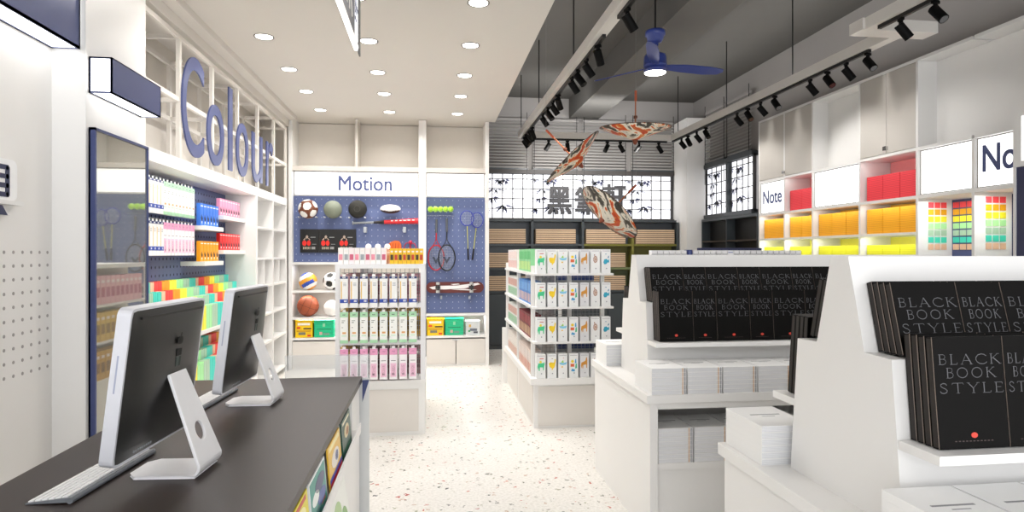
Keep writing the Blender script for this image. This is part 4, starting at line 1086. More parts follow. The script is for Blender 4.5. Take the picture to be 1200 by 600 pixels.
# colour charts of small note pads
CH = [('red','#ee4a50'),('amber','#dfa012'),('yellow','#e8e030'),('light green','#a6dc9a'),('sage','#a2bfa4'),('teal','#3fcbb0'),('tan','#e0b898')]
for i in (4,5):
    for r,(cn,cc) in enumerate(CH):
        m_ = cm(cc,.6); z = 1.795-.057*r
        fm = MB().box(-.024,.024,-.004,0,-.023,.023).mesh('note_pad', m_)
        bm_ = MB().box(-.004,0,-.029,.029,-.023,.023).mesh('note_pad', m_)
        for c_ in range(3):
            o = link('note_pad', fm, None, (XF+.115+.058*c_,ys[i]-.0125,z)); tag(o, f'{cn} note pad on the white side panel of the {ORD[i-4]} colour chart, column {("one","two","three")[c_]}', 'note pad', 'note pads of the colour charts')
        for c_ in range(6):
            o = link('note_pad', bm_, None, (XB-.0125,ys[i]-.055-.068*c_,z)); tag(o, f'{cn} note pad on the blue board of the {ORD[i-4]} colour chart, column {("one","two","three","four","five","six")[c_]}', 'note pad', 'note pads of the colour charts')
# the next unit, standing further out
t = thing('navy_display_unit', 'white framed unit with a lit panel and navy board closing the note shelving', 'display unit', (3.7,3.35,0))
MB().box(0,.38,.24,.255,0,2.32).build('side_panel', M['white'], t); MB().box(0,.38,-.60,-.585,0,2.32).build('side_panel', M['white'], t)
MB().box(0,.02,-.585,.24,2.27,2.32).box(0,.02,-.585,.24,1.95,1.985).box(0,.02,.20,.24,1.985,2.27).build('frame', M['white'], t)
MB().box(.006,.03,-.585,.199,1.986,2.269).build('diffuser', M['glow'], t)
MB().box(.01,.03,-.585,.24,.4,1.95).build('navy_board', M['navy'], t)
MB().box(0,.38,-.585,.24,0,.4).build('base', M['white'], t)

# ================================================================= CENTRE DISPLAY OF CARTONS
def animal_print(mb, kind, w, h):
    """generic picture-book shapes on a carton front"""
    e0, e1 = -.0012, 0
    def P(pts,m): mb.prism([(x*w,z*h) for x,z in pts],'y',e0,e1,m)
    def D(x,z,r,m,rx=None): mb.disc((x*w,0,z*h),(0,-1,0),r*h,m,12,rx=(rx or r)*w)
    if kind in (0,):      # green quadruped
        P([(-.38,.52),(-.30,.62),(.28,.64),(.36,.70),(.40,.60),(.34,.50),(.32,.34),(.22,.34),(.20,.46),(-.12,.46),(-.14,.32),(-.26,.32),(-.28,.46),(-.38,.36)],1); D(-.05,.68,.05,2,.14)
        P([(-.15,.80),(.28,.80),(.28,.83),(-.15,.83)],3)
    elif kind == 1:
        P([(-.36,.60),(-.20,.66),(.22,.64),(.30,.80),(.42,.76),(.36,.60),(.26,.44),(.10,.40),(.06,.34),(0,.34),(-.04,.42),(-.24,.46)],1); P([(-.05,.80),(.1,.80),(.1,.82),(-.05,.82)],2)
    elif kind == 2:
        P([(-.42,.64),(-.3,.56),(0,.54),(.36,.56),(.44,.66),(.1,.62),(-.15,.63)],1); P([(-.22,.64),(.1,.64),(.02,.74),(-.1,.70)],2); D(-.08,.46,.03,3,.1); P([(0,.82),(.12,.82),(.12,.84),(0,.84)],4)
    elif kind == 3:
        D(-.15,.68,.06,1,.16); P([(.12,.58),(.30,.62),(.26,.78),(.16,.76)],2); P([(-.36,.46),(.05,.46),(.05,.58),(-.36,.58)],3); P([(.15,.38),(.36,.40),(.34,.60),(.2,.56)],4); P([(-.30,.28),(.1,.26),(.14,.34),(-.2,.38)],2)
    elif kind == 4:
        P([(-.36,.62),(-.10,.66),(.10,.70),(.16,.82),(.26,.84),(.30,.70),(.28,.40),(.20,.40),(.18,.54),(-.14,.52),(-.16,.38),(-.24,.38),(-.26,.52),(-.34,.38),(-.40,.50)],1)
    elif kind == 5:
        for r_ in (.22,): 
            for k in range(14):
                a = 2*PI*k/14; D(math.cos(a)*.18,.58+math.sin(a)*.12,.028,1 if k%2 else 2,.06)
        D(0,.58,.07,1,.10); D(-.1,.76,.03,2,.07)
    else:
        P([(-.30,.46),(-.20,.58),(.05,.60),(.22,.54),(.36,.60),(.34,.44),(.20,.46),(.0,.38),(-.22,.38)],1); P([(.18,.66),(.30,.74),(.34,.68),(.24,.62)],2); D(-.02,.80,.015,2,.08)
    D(.05,.2,.025,5,.07)
AC = [('#45c88c','#f0d93a','#c2504c','#888888'),('#f4cf1e','#8a6a2a','#888888','#888888'),('#7cc6e6','#9ccf62','#f0c84a','#c2504c'),('#f2d32a','#4a9fd0','#e06a3c','#58b88c'),('#d09038','#888888','#888888','#888888'),('#c29a84','#a5806e','#888888','#888888'),('#34a6c4','#2f84b0','#888888','#888888')]
AN = ['green animal','yellow animal','blue boat','coloured toy animals','brown deer','speckled snail','teal bird']
t = thing('carton_display', 'white free-standing display of picture cartons in the middle of the aisle', 'display stand', (0,0,0))
CD = t; DX0,DX1,DY0,DY1 = .815,1.43,4.97,6.80
MB().box(DX0,DX1,DY0+.01,DY1,0,.355).build('base', M['white'], t)
MB().box(DX0+.035,DX1-.02,DY0+.003,DY0+.01,.02,.335).build('base_panel', M['door'], t)
for y0,y1 in ((5.02,5.85),(5.93,6.72)): MB().box(DX0-.004,DX0,y0,y1,.03,.33).build('base_panel', M['door'], t)
MB().box(DX0-.05,DX1+.02,DY1-.04,DY1,0,.60).build('end_plinth', M['white'], t)
MB().box(DX0-.03,DX1+.03,DY0-.03,DY1,.355,.405).build('base_top', M['white'], t)
for z in (.68,.957,1.224):
    MB().box(DX0-.012,DX1+.03,DY0-.03,DY0+.16,z,z+.016).build('front_shelf', M['white'], t)
    MB().box(DX0-.02,DX0+.20,DY0+.16,DY1,z,z+.022).build('side_shelf', M['white'], t)
for x,y in ((DX0-.01,DY0+.075),(DX1-.05,DY0+.075),(DX0-.01,5.88),(DX0-.01,DY1-.05),(DX1-.05,DY1-.05),(1.12,DY0+.14)):
    MB().box(x,x+.032,y,y+.032,.405,1.24 if x > .9 else 1.30).build('post', M['white'], t)
w_ = MB()
for k in range(18): x = DX0+.03+k*.033; w_.cyl((x,DY0+.165,.41),(x,DY0+.165,1.22),.0018,n=4)
for k in range(24): z = .42+k*.034; w_.cyl((DX0,DY0+.165,z),(DX1-.02,DY0+.165,z),.0018,n=4)
w_.build('wire_mesh', M['wire'], t)
MB().box(DX0+.205,DX0+.215,DY0+.2,DY1,.405,1.24).build('centre_panel', M['rackwhite'], t)
cart = []
for k in range(7):
    mb = MB().box(-.0365,.0365,0,.075,0,.193,0); animal_print(mb,k,.073,.193); mb.box(-.030,.030,-.001,0,.178,.181,5)
    cart.append(mb.mesh('picture_carton',[cm('#eceded' if k != 4 else '#dcdcdf',.4)]+[cm(c_,.5) for c_ in AC[k]]+[cm('#9a9aa2',.5)]))
for r,z in enumerate((1.2405,.9735,.6965,.4055)):
    for k in range(7):
        o = link('picture_carton', cart[k], None, (.868+.0885*k,DY0-.022,z)); tag(o, f'tall white carton with a {AN[k]} picture, {("top","second","third","bottom")[r]} shelf of the centre display', 'carton', 'picture cartons on the centre display')
# boxes behind and on the side
def sb(col, c2, c3, w=.05, h=.19, d=.09):
    return MB().box(-w/2,w/2,0,d,0,h,0).box(-w*.26,w*.30,-.001,0,h*.08,h*.45,1).box(-w*.26,w*.30,-.001,0,h*.55,h*.9,2).box(w*.44,w*.5,-.001,0,0,h,3).mesh('side_box',[cm(col,.5),cm(c2,.5),cm(c3,.5),cm('#8d8a88',.6)])
SIDE = [((1.2465,'green striped','#8fd49a','#cfe88a','#4fb86a'),(1.2465,'white and pink','#f0ebe8','#e9b0a8','#f2d8d0')),
        ((.979,'blue','#4f8fd6','#e9c0ac','#7fb6ea'),(.979,'green labelled','#e8ebe6','#49ad6c','#c96a52')),
        ((.702,'dark red','#7c2430','#d9b48c','#a83a44'),(.702,'green labelled','#e8ebe6','#49ad6c','#c96a52')),
        ((.405,'pink and cream','#ead9cf','#d98f7a','#efe7e2'),(.405,'cream','#eae2da','#d79a84','#f4efe9'))]
for r,row in enumerate(SIDE):
    for bi,(z,nm,c1,c2,c3) in enumerate(row):
        ms = sb(c1,c2,c3)
        for k in range(10):
            o = link('side_box', ms, None, (DX0-.002,(5.17 if bi == 0 else 6.0)+k*.068,z+.0005)); o.rotation_euler=(0,0,-PI/2)
            tag(o, f'{nm} side box, {ORD[k]} in the {("front","rear")[bi]} bay, {("top","second","third","lowest")[r]} side shelf', 'box', 'boxes on the side of the centre display')
for r,z in enumerate((.979,.702)):
    for k in range(11):
        o = link('navy_lid_box', bpy.data.meshes.get('navy_lid_box') or MB().box(-.0125,.0125,0,.05,0,.20,0).box(-.013,.013,-.0005,.0505,.20,.235,1).mesh('navy_lid_box',[cm('#8e9296',.5),cm('#26386c',.5)]), None, (1.06+k*.0285,DY0+.20,.9775 if r == 0 else .4055))
        tag(o, f'grey jar box with a navy lid behind the wire, {ORD[k]} along, {("upper","lower")[r]} level', 'box', 'navy lidded boxes behind the wire')
MB().box(DX0+.22,DX1,DY0+.18,DY0+.6,.957,.977).build('inner_shelf', M['white'], CD)

# second display, mostly hidden behind the black book table
t = thing('rear_display', 'white display behind the black book table with small cartons along its top', 'display stand', (2.35,5.35,0))
MB().box(-.55,.75,-.35,-.08,0,1.245).build('body', M['white'], t)
MB().box(-.56,.78,-.37,-.07,1.245,1.27).build('top', M['white'], t)
MB().box(-.06,.52,-.15,-.12,1.27,1.448).build('navy_backboard', M['navy'], t)
for k in range(26):
    x = 1.80+k*.051
    if k < 6: ms, nm = 'w', 'small white ring-bound booklet'
    elif k < 13: ms, nm = 'b', 'small navy booklet'
    else: ms, nm = 'c', 'small white labelled carton'
    key = 'top_box_'+ms
    me = bpy.data.meshes.get(key) or {'w':MB().box(-.022,.022,0,.07,0,.155,0).box(-.02,.02,-.001,0,.12,.125,1).mesh(key,[cm('#e4e4e6',.5),cm('#6f7076',.5)]),
        'b':MB().box(-.022,.022,0,.07,0,.160,0).box(-.005,.005,-.001,0,.05,.155,1).mesh(key,[cm('#28356e',.4),cm('#5c6aa4',.5)]),
        'c':MB().box(-.025,.025,0,.07,0,.155,0).box(-.02,.02,-.001,0,.135,.142,1).mesh(key,[cm('#ececee',.5),cm('#8a94c0',.5)])}[ms]
    o = link('small_carton', me, None, (x+.03,5.02,1.2705)); tag(o, f'{nm} on the rear display top, {ORD[k]} from the aisle', 'carton', 'small cartons on the rear display')
# ================================================================= BLACK BOOK TABLES
GLY = {  # strokes: list of (points, thickness); unit height 1
 'B': (.62,[([(.12,0),(.12,1)],.10),([(.04,1),(.34,1),(.47,.93),(.50,.77),(.46,.61),(.34,.54),(.12,.54)],.045),([(.34,.54),(.50,.47),(.56,.29),(.50,.08),(.34,0),(.04,0)],.05)]),
 'L': (.58,[([(.12,0),(.12,1)],.10),([(.03,1),(.22,1)],.04),([(.03,0),(.52,0),(.55,.18)],.045)]),
 'A': (.86,[([(.08,0),(.42,1)],.04),([(.42,1),(.78,0)],.11),([(.20,.36),(.62,.36)],.04),([(0,0),(.18,0)],.04),([(.66,0),(.88,0)],.04)]),
 'C': (.86,[([(.82,.80),(.66,.95),(.46,1),(.22,.90),(.08,.66),(.06,.44),(.16,.18),(.36,.02),(.56,0),(.74,.06),(.84,.18)],.075)]),
 'K': (.78,[([(.12,0),(.12,1)],.10),([(.14,.50),(.60,1)],.04),([(.26,.60),(.74,0)],.095),([(.52,1),(.70,1)],.04),([(.64,0),(.84,0)],.04),([(.03,0),(.22,0)],.04),([(.03,1),(.22,1)],.04)]),
 'O': (.96,[([(.46+.40*math.cos(2*PI*k/18),.5+.5*math.sin(2*PI*k/18)) for k in range(19)],.075)]),
 'S': (.56,[([(.46,.82),(.38,.96),(.24,1),(.10,.90),(.08,.74),(.20,.58),(.38,.44),(.48,.28),(.44,.10),(.28,0),(.12,.04),(.05,.20)],.075)]),
 'T': (.78,[([(.40,0),(.40,1)],.10),([(.04,.86),(.07,1),(.73,1),(.76,.86)],.045),([(.30,0),(.50,0)],.04)]),
 'Y': (.76,[([(.40,0),(.40,.46)],.10),([(.40,.46),(.08,1)],.085),([(.40,.46),(.70,1)],.04),([(0,1),(.18,1)],.04),([(.62,1),(.80,1)],.04),([(.30,0),(.50,0)],.04)]),
 'E': (.58,[([(.12,0),(.12,1)],.10),([(.03,1),(.50,1),(.52,.86)],.045),([(.12,.53),(.42,.53)],.045),([(.03,0),(.52,0),(.56,.16)],.045)]),
}
def word_strokes(mb, word, x0, x1, z0, h, y, m=0, gap=.16, tscale=1.0):
    tot = sum(GLY[c][0] for c in word)+gap*(len(word)-1)
    sx = (x1-x0)/tot; x = x0
    for c in word:
        w_, ss_ = GLY[c]
        for pts, th in ss_:
            th = th*h*tscale
            for (a,b) in zip(pts, pts[1:]):
                p = Vector((x+a[0]*sx,z0+a[1]*h)); q = Vector((x+b[0]*sx,z0+b[1]*h)); d = (q-p)
                if d.length < 1e-6: continue
                d.normalize(); n = Vector((-d.y,d.x))*th/2; e = d*th*.3
                P_ = [p-n-e,q-n+e,q+n+e,p+n-e]
                mb.add([(v.x,y,v.y) for v in P_],[(0,1,2,3)],m)
        x += (w_+gap)*sx
def book_kind(w, h, tall):
    """front at y=0 facing -y, bottom at z=0"""
    T = .0215
    body = MB().box(-w/2,w/2,0,T,0,h,0).box(-w/2-.0004,-w/2,.004,T-.003,.003,h-.003,1).box(w/2,w/2+.0004,.004,T-.003,.003,h-.003,1).box(-w/2-.0006,-w/2,.0012,.0030,0,h,2).mesh('cover',[M['bookblack'],M['bookspine'],M['booklight']])
    L = MB(); Hh = .265; off = h-Hh
    lh = .0235
    for word, zf, a, b in (('BLACK',.755,.06,.985),('BOOK',.635,.16,.90),('STYLE',.50,.05,1.0)):
        if zf*Hh+off < .004 : continue
        word_strokes(L, word, -w/2+a*w, -w/2+b*w-.004, zf*Hh+off, lh, -.0006, 0, .2, .95)
    let = L.mesh('cover_lettering', M['cover_grey'])
    em = ms = None
    if tall:
        E_ = MB().disc((.0,-.0001,.031),(0,-1,0),.0065,0,14,rx=.0085)
        em = E_.mesh('emblem', M['redprint'])
        s_ = MB()
        for k in range(11): s_.box(-w*.28+k*w*.052,-w*.28+k*w*.052+w*.028,-.0006,0,.0165,.0185)
        ms = s_.mesh('small_print', mat('dim_print','#4a3a38',.5,var=0))
    return body, let, em, ms
KINDS = {('wide',True):book_kind(.183,.262,True),('narrow',True):book_kind(.127,.262,True),('wide',False):book_kind(.183,.188,False),('narrow',False):book_kind(.127,.188,False)}
def black_book(kind, tall, loc, rot, label, group, bare=False):
    b, l, e, s_ = KINDS[(kind,tall)]
    t = thing('black_book', label, 'book', loc, group=group); t.rotation_euler = rot
    link('cover', b, t)
    if not bare:
        link('cover_lettering', l, t)
        if e: link('emblem', e, t); link('small_print', s_, t)
    return t
def wb_meshes(w,d):
    T=.0212
    c = MB().box(-w/2,w/2,0,d,0,.0012,0).box(-w/2,w/2,0,d,T-.0012,T,0).box(-w/2,-w/2+.0012,0,d,0.0012,T-.0012,0)
    return c.mesh('cover', M['coverwhite']), MB().box(-w/2+.0012,w/2-.001,.0015,d-.0015,.0012,T-.0012).mesh('pages', M['paper']), \
        MB().box(w/2-.022,w/2-.018,-.0006,d,.0,T-.0005,0).box(w/2-.010,w/2-.007,-.0006,d,0,T-.0005,1).mesh('binding_stripe',[M['orangeprint'],M['greyprint']])
def top_print(w,d):
    p = MB()
    p.box(-w*.30,w*.30,d*.55,d*.58,.0212,.0217); p.box(-w*.12,w*.14,d*.47,d*.485,.0212,.0217)
    return p.mesh('title_print', M['greyprint'])
WB = wb_meshes(.178,.25); WT = top_print(.178,.25)
def white_stack(x, y, z, n, where, group, rz=0):
    for k in range(n):
        t = thing('white_book', f'white paperback, {ORD[n-1-k]} down, {where}', 'book', (x,y,z+.0214*k), rz, group)
        link('cover', WB[0], t); link('pages', WB[1], t); link('binding_stripe', WB[2], t)
        if k == n-1: link('title_print', WT, t)

def book_table(which, yc, x0, x1, n_books, where):
    t = thing('book_display_table', f'white stepped book display table {where}', 'display table', (x0,yc,0))
    L = x1-x0
    # table
    MB().box(-.02,L,-.535,.535,.668,.71).build('tabletop', M['white'], t, bevel=.002)
    MB().box(.0,.04,-.52,.52,0,.668).build('side_panel', M['white'], t)
    MB().box(L-.06,L-.02,-.52,.52,0,.668).build('side_panel', M['white'], t)
    for s in (-1,1):
        MB().box(.04,L-.06,s*.50-.012,s*.50+.012,.635,.668).build('apron', M['white'], t)
        MB().box(.04,L-.06,min(s*.50,s*.06),max(s*.50,s*.06),.335,.365).build('lower_shelf', M['white'], t)
        MB().box(.04,L-.06,s*.47-.01,s*.47+.01,.0,.335).build('lower_front', M['white'], t)
        MB().box(L/2-.015,L/2+.015,min(s*.49,s*.06),max(s*.49,s*.06),.365,.668).build('divider', M['white'], t)
    MB().box(.04,L-.06,-.012,.012,.0,.668).build('centre_board', M['white'], t)
    # stepped riser
    prof = [(-.245,.71),(-.205,1.132),(-.105,1.135),(-.038,1.392),(.038,1.392),(.105,1.135),(.205,1.132),(.245,.71)]
    MB().prism(prof,'x',.09,L-.06).build('stepped_riser', M['white'], t)
    for s in (-1,1): MB().box(.092,L-.062,min(s*.355,s*.226),max(s*.355,s*.226),.913,.936).build('book_shelf', M['white'], t, bevel=.001)
    # black books
    for s in (-1,1):
        face = 'aisle' if s < 0 else 'far'
        nn = n_books if s < 0 else 3
        for tier in (0,1):
            tall = tier == 0
            lean = math.radians(5.4 if tall else 14.6)
            zb = .9366 if tall else 1.1362
            sp = .0232
            x = x0+.09+(.035 if tall else .038)
            for i in range(nn):
                kind = 'wide' if i%2 == 0 else 'narrow'; w_ = .183 if i%2 == 0 else .127
                cnt = 4
                for q in range(cnt):
                    if tall: yface = .222+.024*0+(.0232)*(q+1)+.004-.0
                    else: yface = .107+.0232*(q+1)
                    # q=0 leans on the riser
                    c_ = math.cos(lean)
                    yy = yc+s*(yface/1.0+.0)
                    zz = zb+.0215*math.sin(lean)+.0005
                    xx = x+w_/2 if s < 0 else x+w_/2
                    ordn = ORD[i]; lab = f'black paperback, {ORD[i]} from the aisle end, {"lower" if tall else "upper"} {"far" if s>0 else "front"} tier, layer {("one","two","three","four")[q]} out, {which} table'
                    black_book(kind, tall, (xx,yy,zz), (-lean if s < 0 else -lean,0,0 if s < 0 else PI), lab, f'black books on the {which} table', bare=(q < cnt-1))
                x += w_+.0045
    return t
# rows: 'second' is the table further in, 'first' the closer one
book_table('deeper', 3.49, 1.06, 3.10, 10, 'further into the shop, before the note shelving')
book_table('entrance', 1.66, 1.06, 3.10, 6, 'at the shop entrance, cut off by the picture edge')
for tn, yc, kk in (('deeper',3.49,6),('entrance',1.66,4)):
    for i in range(kk): white_stack(1.062+.092+.184*i, yc-.53, .7105, 6, f'{ORD[i]} front stack, {tn} table top', f'white books on the {tn} table')
    white_stack(1.062+.092, yc+.27, .7105, 6, f'rear corner stack, {tn} table top', f'white books on the {tn} table')
for i in range(5 if True else 0): white_stack(1.06+.045+.094+.186*i, 2.99, .3655, 8, f'{ORD[i]} stack, deeper table lower shelf', 'white books on the lower shelf')

# ================================================================= CEILING FAN
t = thing('ceiling_fan', 'blue three-blade ceiling fan with a round lamp under the dark ceiling', 'ceiling fan', (1.975,5.4,3.0))
f = t
MB().cyl((0,0,.37),(0,0,.77),.008,n=10).build('down_rod', M['black'], t)
MB().lathe([(.0001,.375),(.085,.375),(.088,.36),(.088,.335),(.075,.325),(.07,.30),(.055,.275),(.03,.262),(.0001,.262)],n=36).build('canopy', M['fanblue'], t)
MB().lathe([(.022,.27),(.030,.25),(.022,.235),(.022,.20),(.034,.185),(.022,.17)],n=24).build('stem', M['fanblue'], t)
MB().lathe([(.0001,.185),(.05,.18),(.075,.165),(.09,.16),(.098,.14),(.1,.10),(.1,.075),(.103,.073),(.103,.066),(.1,.064),(.1,.035),(.103,.033),(.103,.027),(.1,.025),(.098,.005),(.0001,.005)],n=40).build('motor_housing', M['fanblue'], t)
MB().lathe([(.0001,-.012),(.06,-.010),(.088,-.002),(.095,.006),(.0001,.006)],n=36).build('lamp_diffuser', M['glowhot'], t)
for a in (8,128,248):
    b = MB(); pts=[(.09,-.028),(.16,-.045),(.30,-.06),(.55,-.058),(.665,-.040),(.68,-.01),(.64,.035),(.50,.052),(.25,.045),(.09,.028)]
    b.prism([(x,y) for x,y in pts],'z',-.004,.004)
    b.mapped(Matrix.Translation((0,0,.06)) @ Matrix.Rotation(math.radians(a),4,'Z') @ Matrix.Rotation(math.radians(-20),4,'X'))
    b.build('blade', M['fanblue'], t)

# ================================================================= PAPER UMBRELLAS
def umbrella_mat():
    m = bpy.data.materials.new('painted_paper'); m.use_nodes = True; nt = m.node_tree; N = nt.nodes; L = nt.links; b = N['Principled BSDF']
    tc = N.new('ShaderNodeTexCoord'); mp = N.new('ShaderNodeMapping'); mp.inputs['Scale'].default_value = (1,1,1); L.new(tc.outputs['Object'], mp.inputs[0])
    nz = N.new('ShaderNodeTexNoise'); nz.inputs['Scale'].default_value = 4.6; nz.inputs['Detail'].default_value = 3; nz.inputs['Distortion'].default_value = 1.8; L.new(mp.outputs[0], nz.inputs['Vector'])
    rp = N.new('ShaderNodeValToRGB'); rp.color_ramp.interpolation = 'EASE'
    els = rp.color_ramp.elements
    stops = [(.0,'#2d2018'),(.39,'#3a342c'),(.425,'#7d7668'),(.45,'#e6dfd2'),(.515,'#f0e8da'),(.54,'#e0913c'),(.57,'#d8501c'),(.64,'#c03c18'),(.70,'#e9a04a'),(.78,'#46503e')]
    while len(els) < len(stops): els.new(.5)
    for e,(p,c) in zip(els,stops): e.position = p; e.color = (*lin(c),1)
    L.new(nz.outputs['Fac'], rp.inputs['Fac']); L.new(rp.outputs['Color'], b.inputs['Base Color']); b.inputs['Roughness'].default_value = .45
    return m
UM = umbrella_mat()
cd = Vector((math.sin(CAM_YAW),math.cos(CAM_YAW),0)); cr = Vector((math.cos(CAM_YAW),-math.sin(CAM_YAW),0)); cuv = Vector((0,0,1))
def umbrella(label, c, axis, R=.345, D=.105, hl=.37, up_thread=None, spin=0.0):
    """c: rim centre; axis points from the tip towards the handle end"""
    t = thing('paper_umbrella', label, 'umbrella', c)
    q = axis.normalized().to_track_quat('Z','Y').to_matrix().to_4x4() @ Matrix.Rotation(spin,4,'Z')
    n = 28; prof = [(.012,-D),(.10,-D*.74),(.20,-D*.44),(.30,-D*.13),(R,0.0)]
    cn = MB(); vs=[]; fs=[]
    for th in (0,1):
        for i,(r,z) in enumerate(prof):
            for j in range(56):
                a = 2*PI*j/56; rr = r*(1-.012*(j%2)*(i/4))
                vs.append((rr*math.cos(a),rr*math.sin(a),z+(.003 if th else 0)))
    for th in (0,1):
        for i in range(4):
            for j in range(56):
                o = th*280; fs.append((o+i*56+j,o+i*56+(j+1)%56,o+(i+1)*56+(j+1)%56,o+(i+1)*56+j))
    for j in range(56): fs.append((4*56+j,4*56+(j+1)%56,280+4*56+(j+1)%56,280+4*56+j))
    cn.add(vs,fs,0,True); cn.mapped(q).build('paper_canopy', UM, t)
    MB().tube([(R*math.cos(2*PI*j/48),R*math.sin(2*PI*j/48),.001) for j in range(48)],.0035,6,close=True).mapped(q).build('rim', cm('#3a2418',.6), t)
    rb = MB()
    for j in range(28):
        a = 2*PI*j/28; rb.tube([(.02*math.cos(a),.02*math.sin(a),-D+.012),(.335*math.cos(a),.335*math.sin(a),.002)],.0018,4)
    rb.mapped(q).build('ribs', M['wood'], t)
    MB().cyl((0,0,-D-.01),(0,0,hl),.007,n=10).mapped(q).build('shaft', M['wood'], t)
    MB().cyl((0,0,hl*.72),(0,0,hl),.0115,n=12).mapped(q).build('handle', cm('#a34a28',.45), t)
    MB().lathe([(.0001,-D-.045),(.016,-D-.03),(.022,-D-.01),(.03,-D+.012),(.0001,-D+.012)],n=20).mapped(q).build('tip_cap', cm('#7a3a22',.5), t)
    MB().cyl((0,0,hl*.25),(0,0,hl*.32),.018,n=12).mapped(q).build('runner', cm('#6a3a24',.5), t)
    top = q @ Vector((0,0,hl)); MB().cyl(top,(top.x,top.y,3.77-c[2]),.0009,n=4).build('hanging_thread', cm('#8a8886',.6), t)
    return t
umbrella('painted paper umbrella hanging upside down and level below the blue fan', Vector(on_y(744.5,149.5,5.7)), cuv-cd*.06, R=.325, D=.118, hl=.34)
umbrella('painted paper umbrella seen edge-on, tilted, its handle pointing to the white ceiling', Vector(on_y(671,184,6.0)), -cr*.69+cuv*.72+cd*.06, R=.345, spin=.9)
umbrella('painted paper umbrella hanging lowest, tilted over the kraft boxes', Vector(on_y(714,249,6.0)), cr*.66+cuv*.66+cd*.2, R=.345, hl=.40, spin=2.1)

# ================================================================= LIGHT TRACKS
ZT2 = 2.955
def bar(t, name, x0,x1,y0,y1,z0,z1,m, o): MB().box(x0-o[0],x1-o[0],y0-o[1],y1-o[1],z0-o[2],z1-o[2]).build(name,m,t)
O1 = (1.2,5.0,ZT2)
t = thing('light_track', 'suspended white light track with black rails running round three sides', 'light track', O1)
bar(t,'channel',1.15,1.23,.6,8.34,ZT2-.02,ZT2+.06,M['track'],O1)
bar(t,'channel',1.23,3.24,8.26,8.34,ZT2-.02,ZT2+.06,M['track'],O1)
bar(t,'channel',3.24,3.32,4.12,8.34,ZT2-.02,ZT2+.06,M['track'],O1)
bar(t,'channel',2.93,3.50,3.98,4.12,ZT2-.02,ZT2+.06,M['track'],O1)
bar(t,'channel',2.95,3.03,.6,3.98,ZT2-.02,ZT2+.06,M['track'],O1)
for a in ((1.19,1.215,4.3,8.28),(1.19,1.215,1.5,3.95),(3.255,3.28,4.36,8.26),(2.98,3.005,1.2,3.9)): bar(t,'black_rail',*a,ZT2-.045,ZT2-.02,M['black'],O1)
bar(t,'black_rail',1.30,3.20,8.285,8.31,ZT2-.045,ZT2-.02,M['black'],O1)
for x,y in ((1.19,8.31),(1.19,6.92),(1.19,5.2),(1.19,3.4),(3.28,8.1),(3.28,6.7),(3.28,5.4),(2.99,3.5),(2.99,2.0)): MB().cyl((x-O1[0],y-O1[1],.06),(x-O1[0],y-O1[1],3.77-ZT2),.006,n=6).build('rod',M['black'],t)
def mk():
    t = thing('track_spotlight','','spotlight')
    MB().box(-.012,.012,-.03,.03,-.022,0).cyl((0,0,-.02),(0,0,-.075),.016,n=12).build('bracket', M['blackm'], t)
    d = Vector((.62,.0,-.78)); c0 = Vector((.0,0,-.075))-d*.03
    h = MB().cyl(c0,c0+d*.135,.036,n=20).build('lamp_can', M['blackm'], t)
    e = c0+d*.1355; MB().cyl(e-d*.002,e+d*.0005,.030,n=18).build('lens', mat('spot_lens','#1a1a1a',.2,var=0), t)
    return t
S = Stock(mk); zz = ZT2-.0455
SS = (.82,.82,.82)
_put = S.put
S.put = lambda loc, rot, lab, grp: _put(loc, rot, lab, grp, SS)
LBL = 'black track spotlight'
for k,(y) in enumerate((8.10,7.93,7.70,7.46,6.72,6.43,6.16,5.90,5.30,5.08,4.80,4.46,3.77)):
    rz = (.3,-.7,.2,.9)[k%4]; S.put((1.2,y,zz),(0,0,rz),f'{LBL}, {ORD[k]} from the bamboo windows on the rail beside the white ceiling','spotlights on the light track')
for k,px in enumerate((643,665,711.7,727,749,772)):
    S.put((on_y(px,180,8.297)[0],8.297,zz),(0,0,(2.4,1.2,2.0,.4,2.6,.3)[k]),f'{LBL}, {ORD[k]} from the white ceiling on the far cross rail','spotlights on the light track')
for k,y in enumerate((7.95,7.74,7.47,7.21,6.43,6.20,5.94,5.68,5.11,4.87,4.63,4.38)):
    S.put((3.267,y,zz),(0,0,(-.2,-1.4)[k%2]),f'{LBL}, {ORD[k]} from the bamboo windows on the note wall rail','spotlights on the light track')
for k,y in enumerate((3.70,3.42)):
    S.put((2.99,y,zz),(0,0,(-.2,-1.4)[k%2]),f'{LBL}, {ORD[k]} past the zigzag in the track','spotlights on the light track')
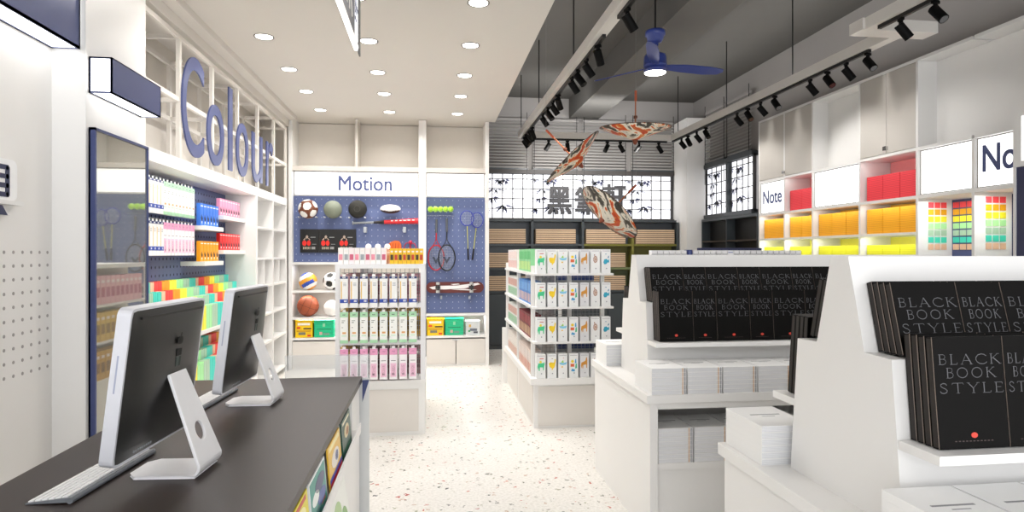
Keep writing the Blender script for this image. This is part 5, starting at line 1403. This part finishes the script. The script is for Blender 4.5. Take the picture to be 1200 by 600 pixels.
# ================================================================= CAMERA, LIGHT
cam = bpy.data.cameras.new('camera'); cam.sensor_width = 36; cam.lens = 740/1200*36; cam.shift_y = -3/1200; cam.clip_start = .05
co = link('camera', cam); co.location = (0,0,1.4); co.rotation_euler = (PI/2, 0, -CAM_YAW)
bpy.context.scene.camera = co
w = bpy.data.worlds.new('daylight'); bpy.context.scene.world = w; w.use_nodes = True
bg = w.node_tree.nodes['Background']; bg.inputs['Color'].default_value = (.97,.98,1,1); bg.inputs['Strength'].default_value = 2.8
def area(x,y,z,sx,sy,e,rot=(0,0,0),col=(1,1,1)):
    l = bpy.data.lights.new('fill_lamp', 'AREA'); l.shape = 'RECTANGLE'; l.size = sx; l.size_y = sy; l.energy = e; l.color = col
    o = link('fill_lamp', l); o.location = (x,y,z); o.rotation_euler = rot
# added fill lamps above the track brighten the dark zone; track spot beams follow
area(1.19,5,3.03,.06,6.5,14,(PI,0,0)); area(3.28,6.2,3.03,.06,4,13,(PI,0,0)); area(2.2,8.3,3.03,1.8,.06,20,(PI*.72,0,0)); area(2.99,2.5,3.03,.06,2.8,9,(PI,0,0))
def spot(x,y,z,tx,ty,tz,e,ang=50,blend=.6,col=(1,.97,.93)):
    l = bpy.data.lights.new('spot_beam','SPOT'); l.energy = e; l.spot_size = math.radians(ang); l.spot_blend = blend; l.shadow_soft_size = .04; l.color = col
    o = link('spot_beam', l); o.location = (x,y,z); d = Vector((tx-x,ty-y,tz-z)); o.rotation_euler = d.to_track_quat('-Z','Y').to_euler()
for y in (7.95,7.21,6.43,5.68,5.11,4.63): spot(3.30,y,2.80,3.98,y-.1,1.9,26,110)
for y in (7.9,6.7,5.9,5.1,4.5): spot(1.30,y,2.80,1.9,y,.3,30,95)
for x in (1.6,2.2,2.8): spot(x,8.2,2.80,x,9.4,1.9,40,120)
for y in (3.7,2.9,2.1): spot(2.9,y,2.80,2.1,y-.1,.8,40,95)
for x in (6.95,6.40,5.06): spot(3.87,x,3.16,3.915,x,2.4,9.0,30,.25)
sc = bpy.context.scene
sc.view_settings.view_transform = 'Standard'; sc.view_settings.look = 'None'; sc.view_settings.gamma = 1
sc.view_settings.use_curve_mapping = False; sc.view_settings.exposure = 0.0
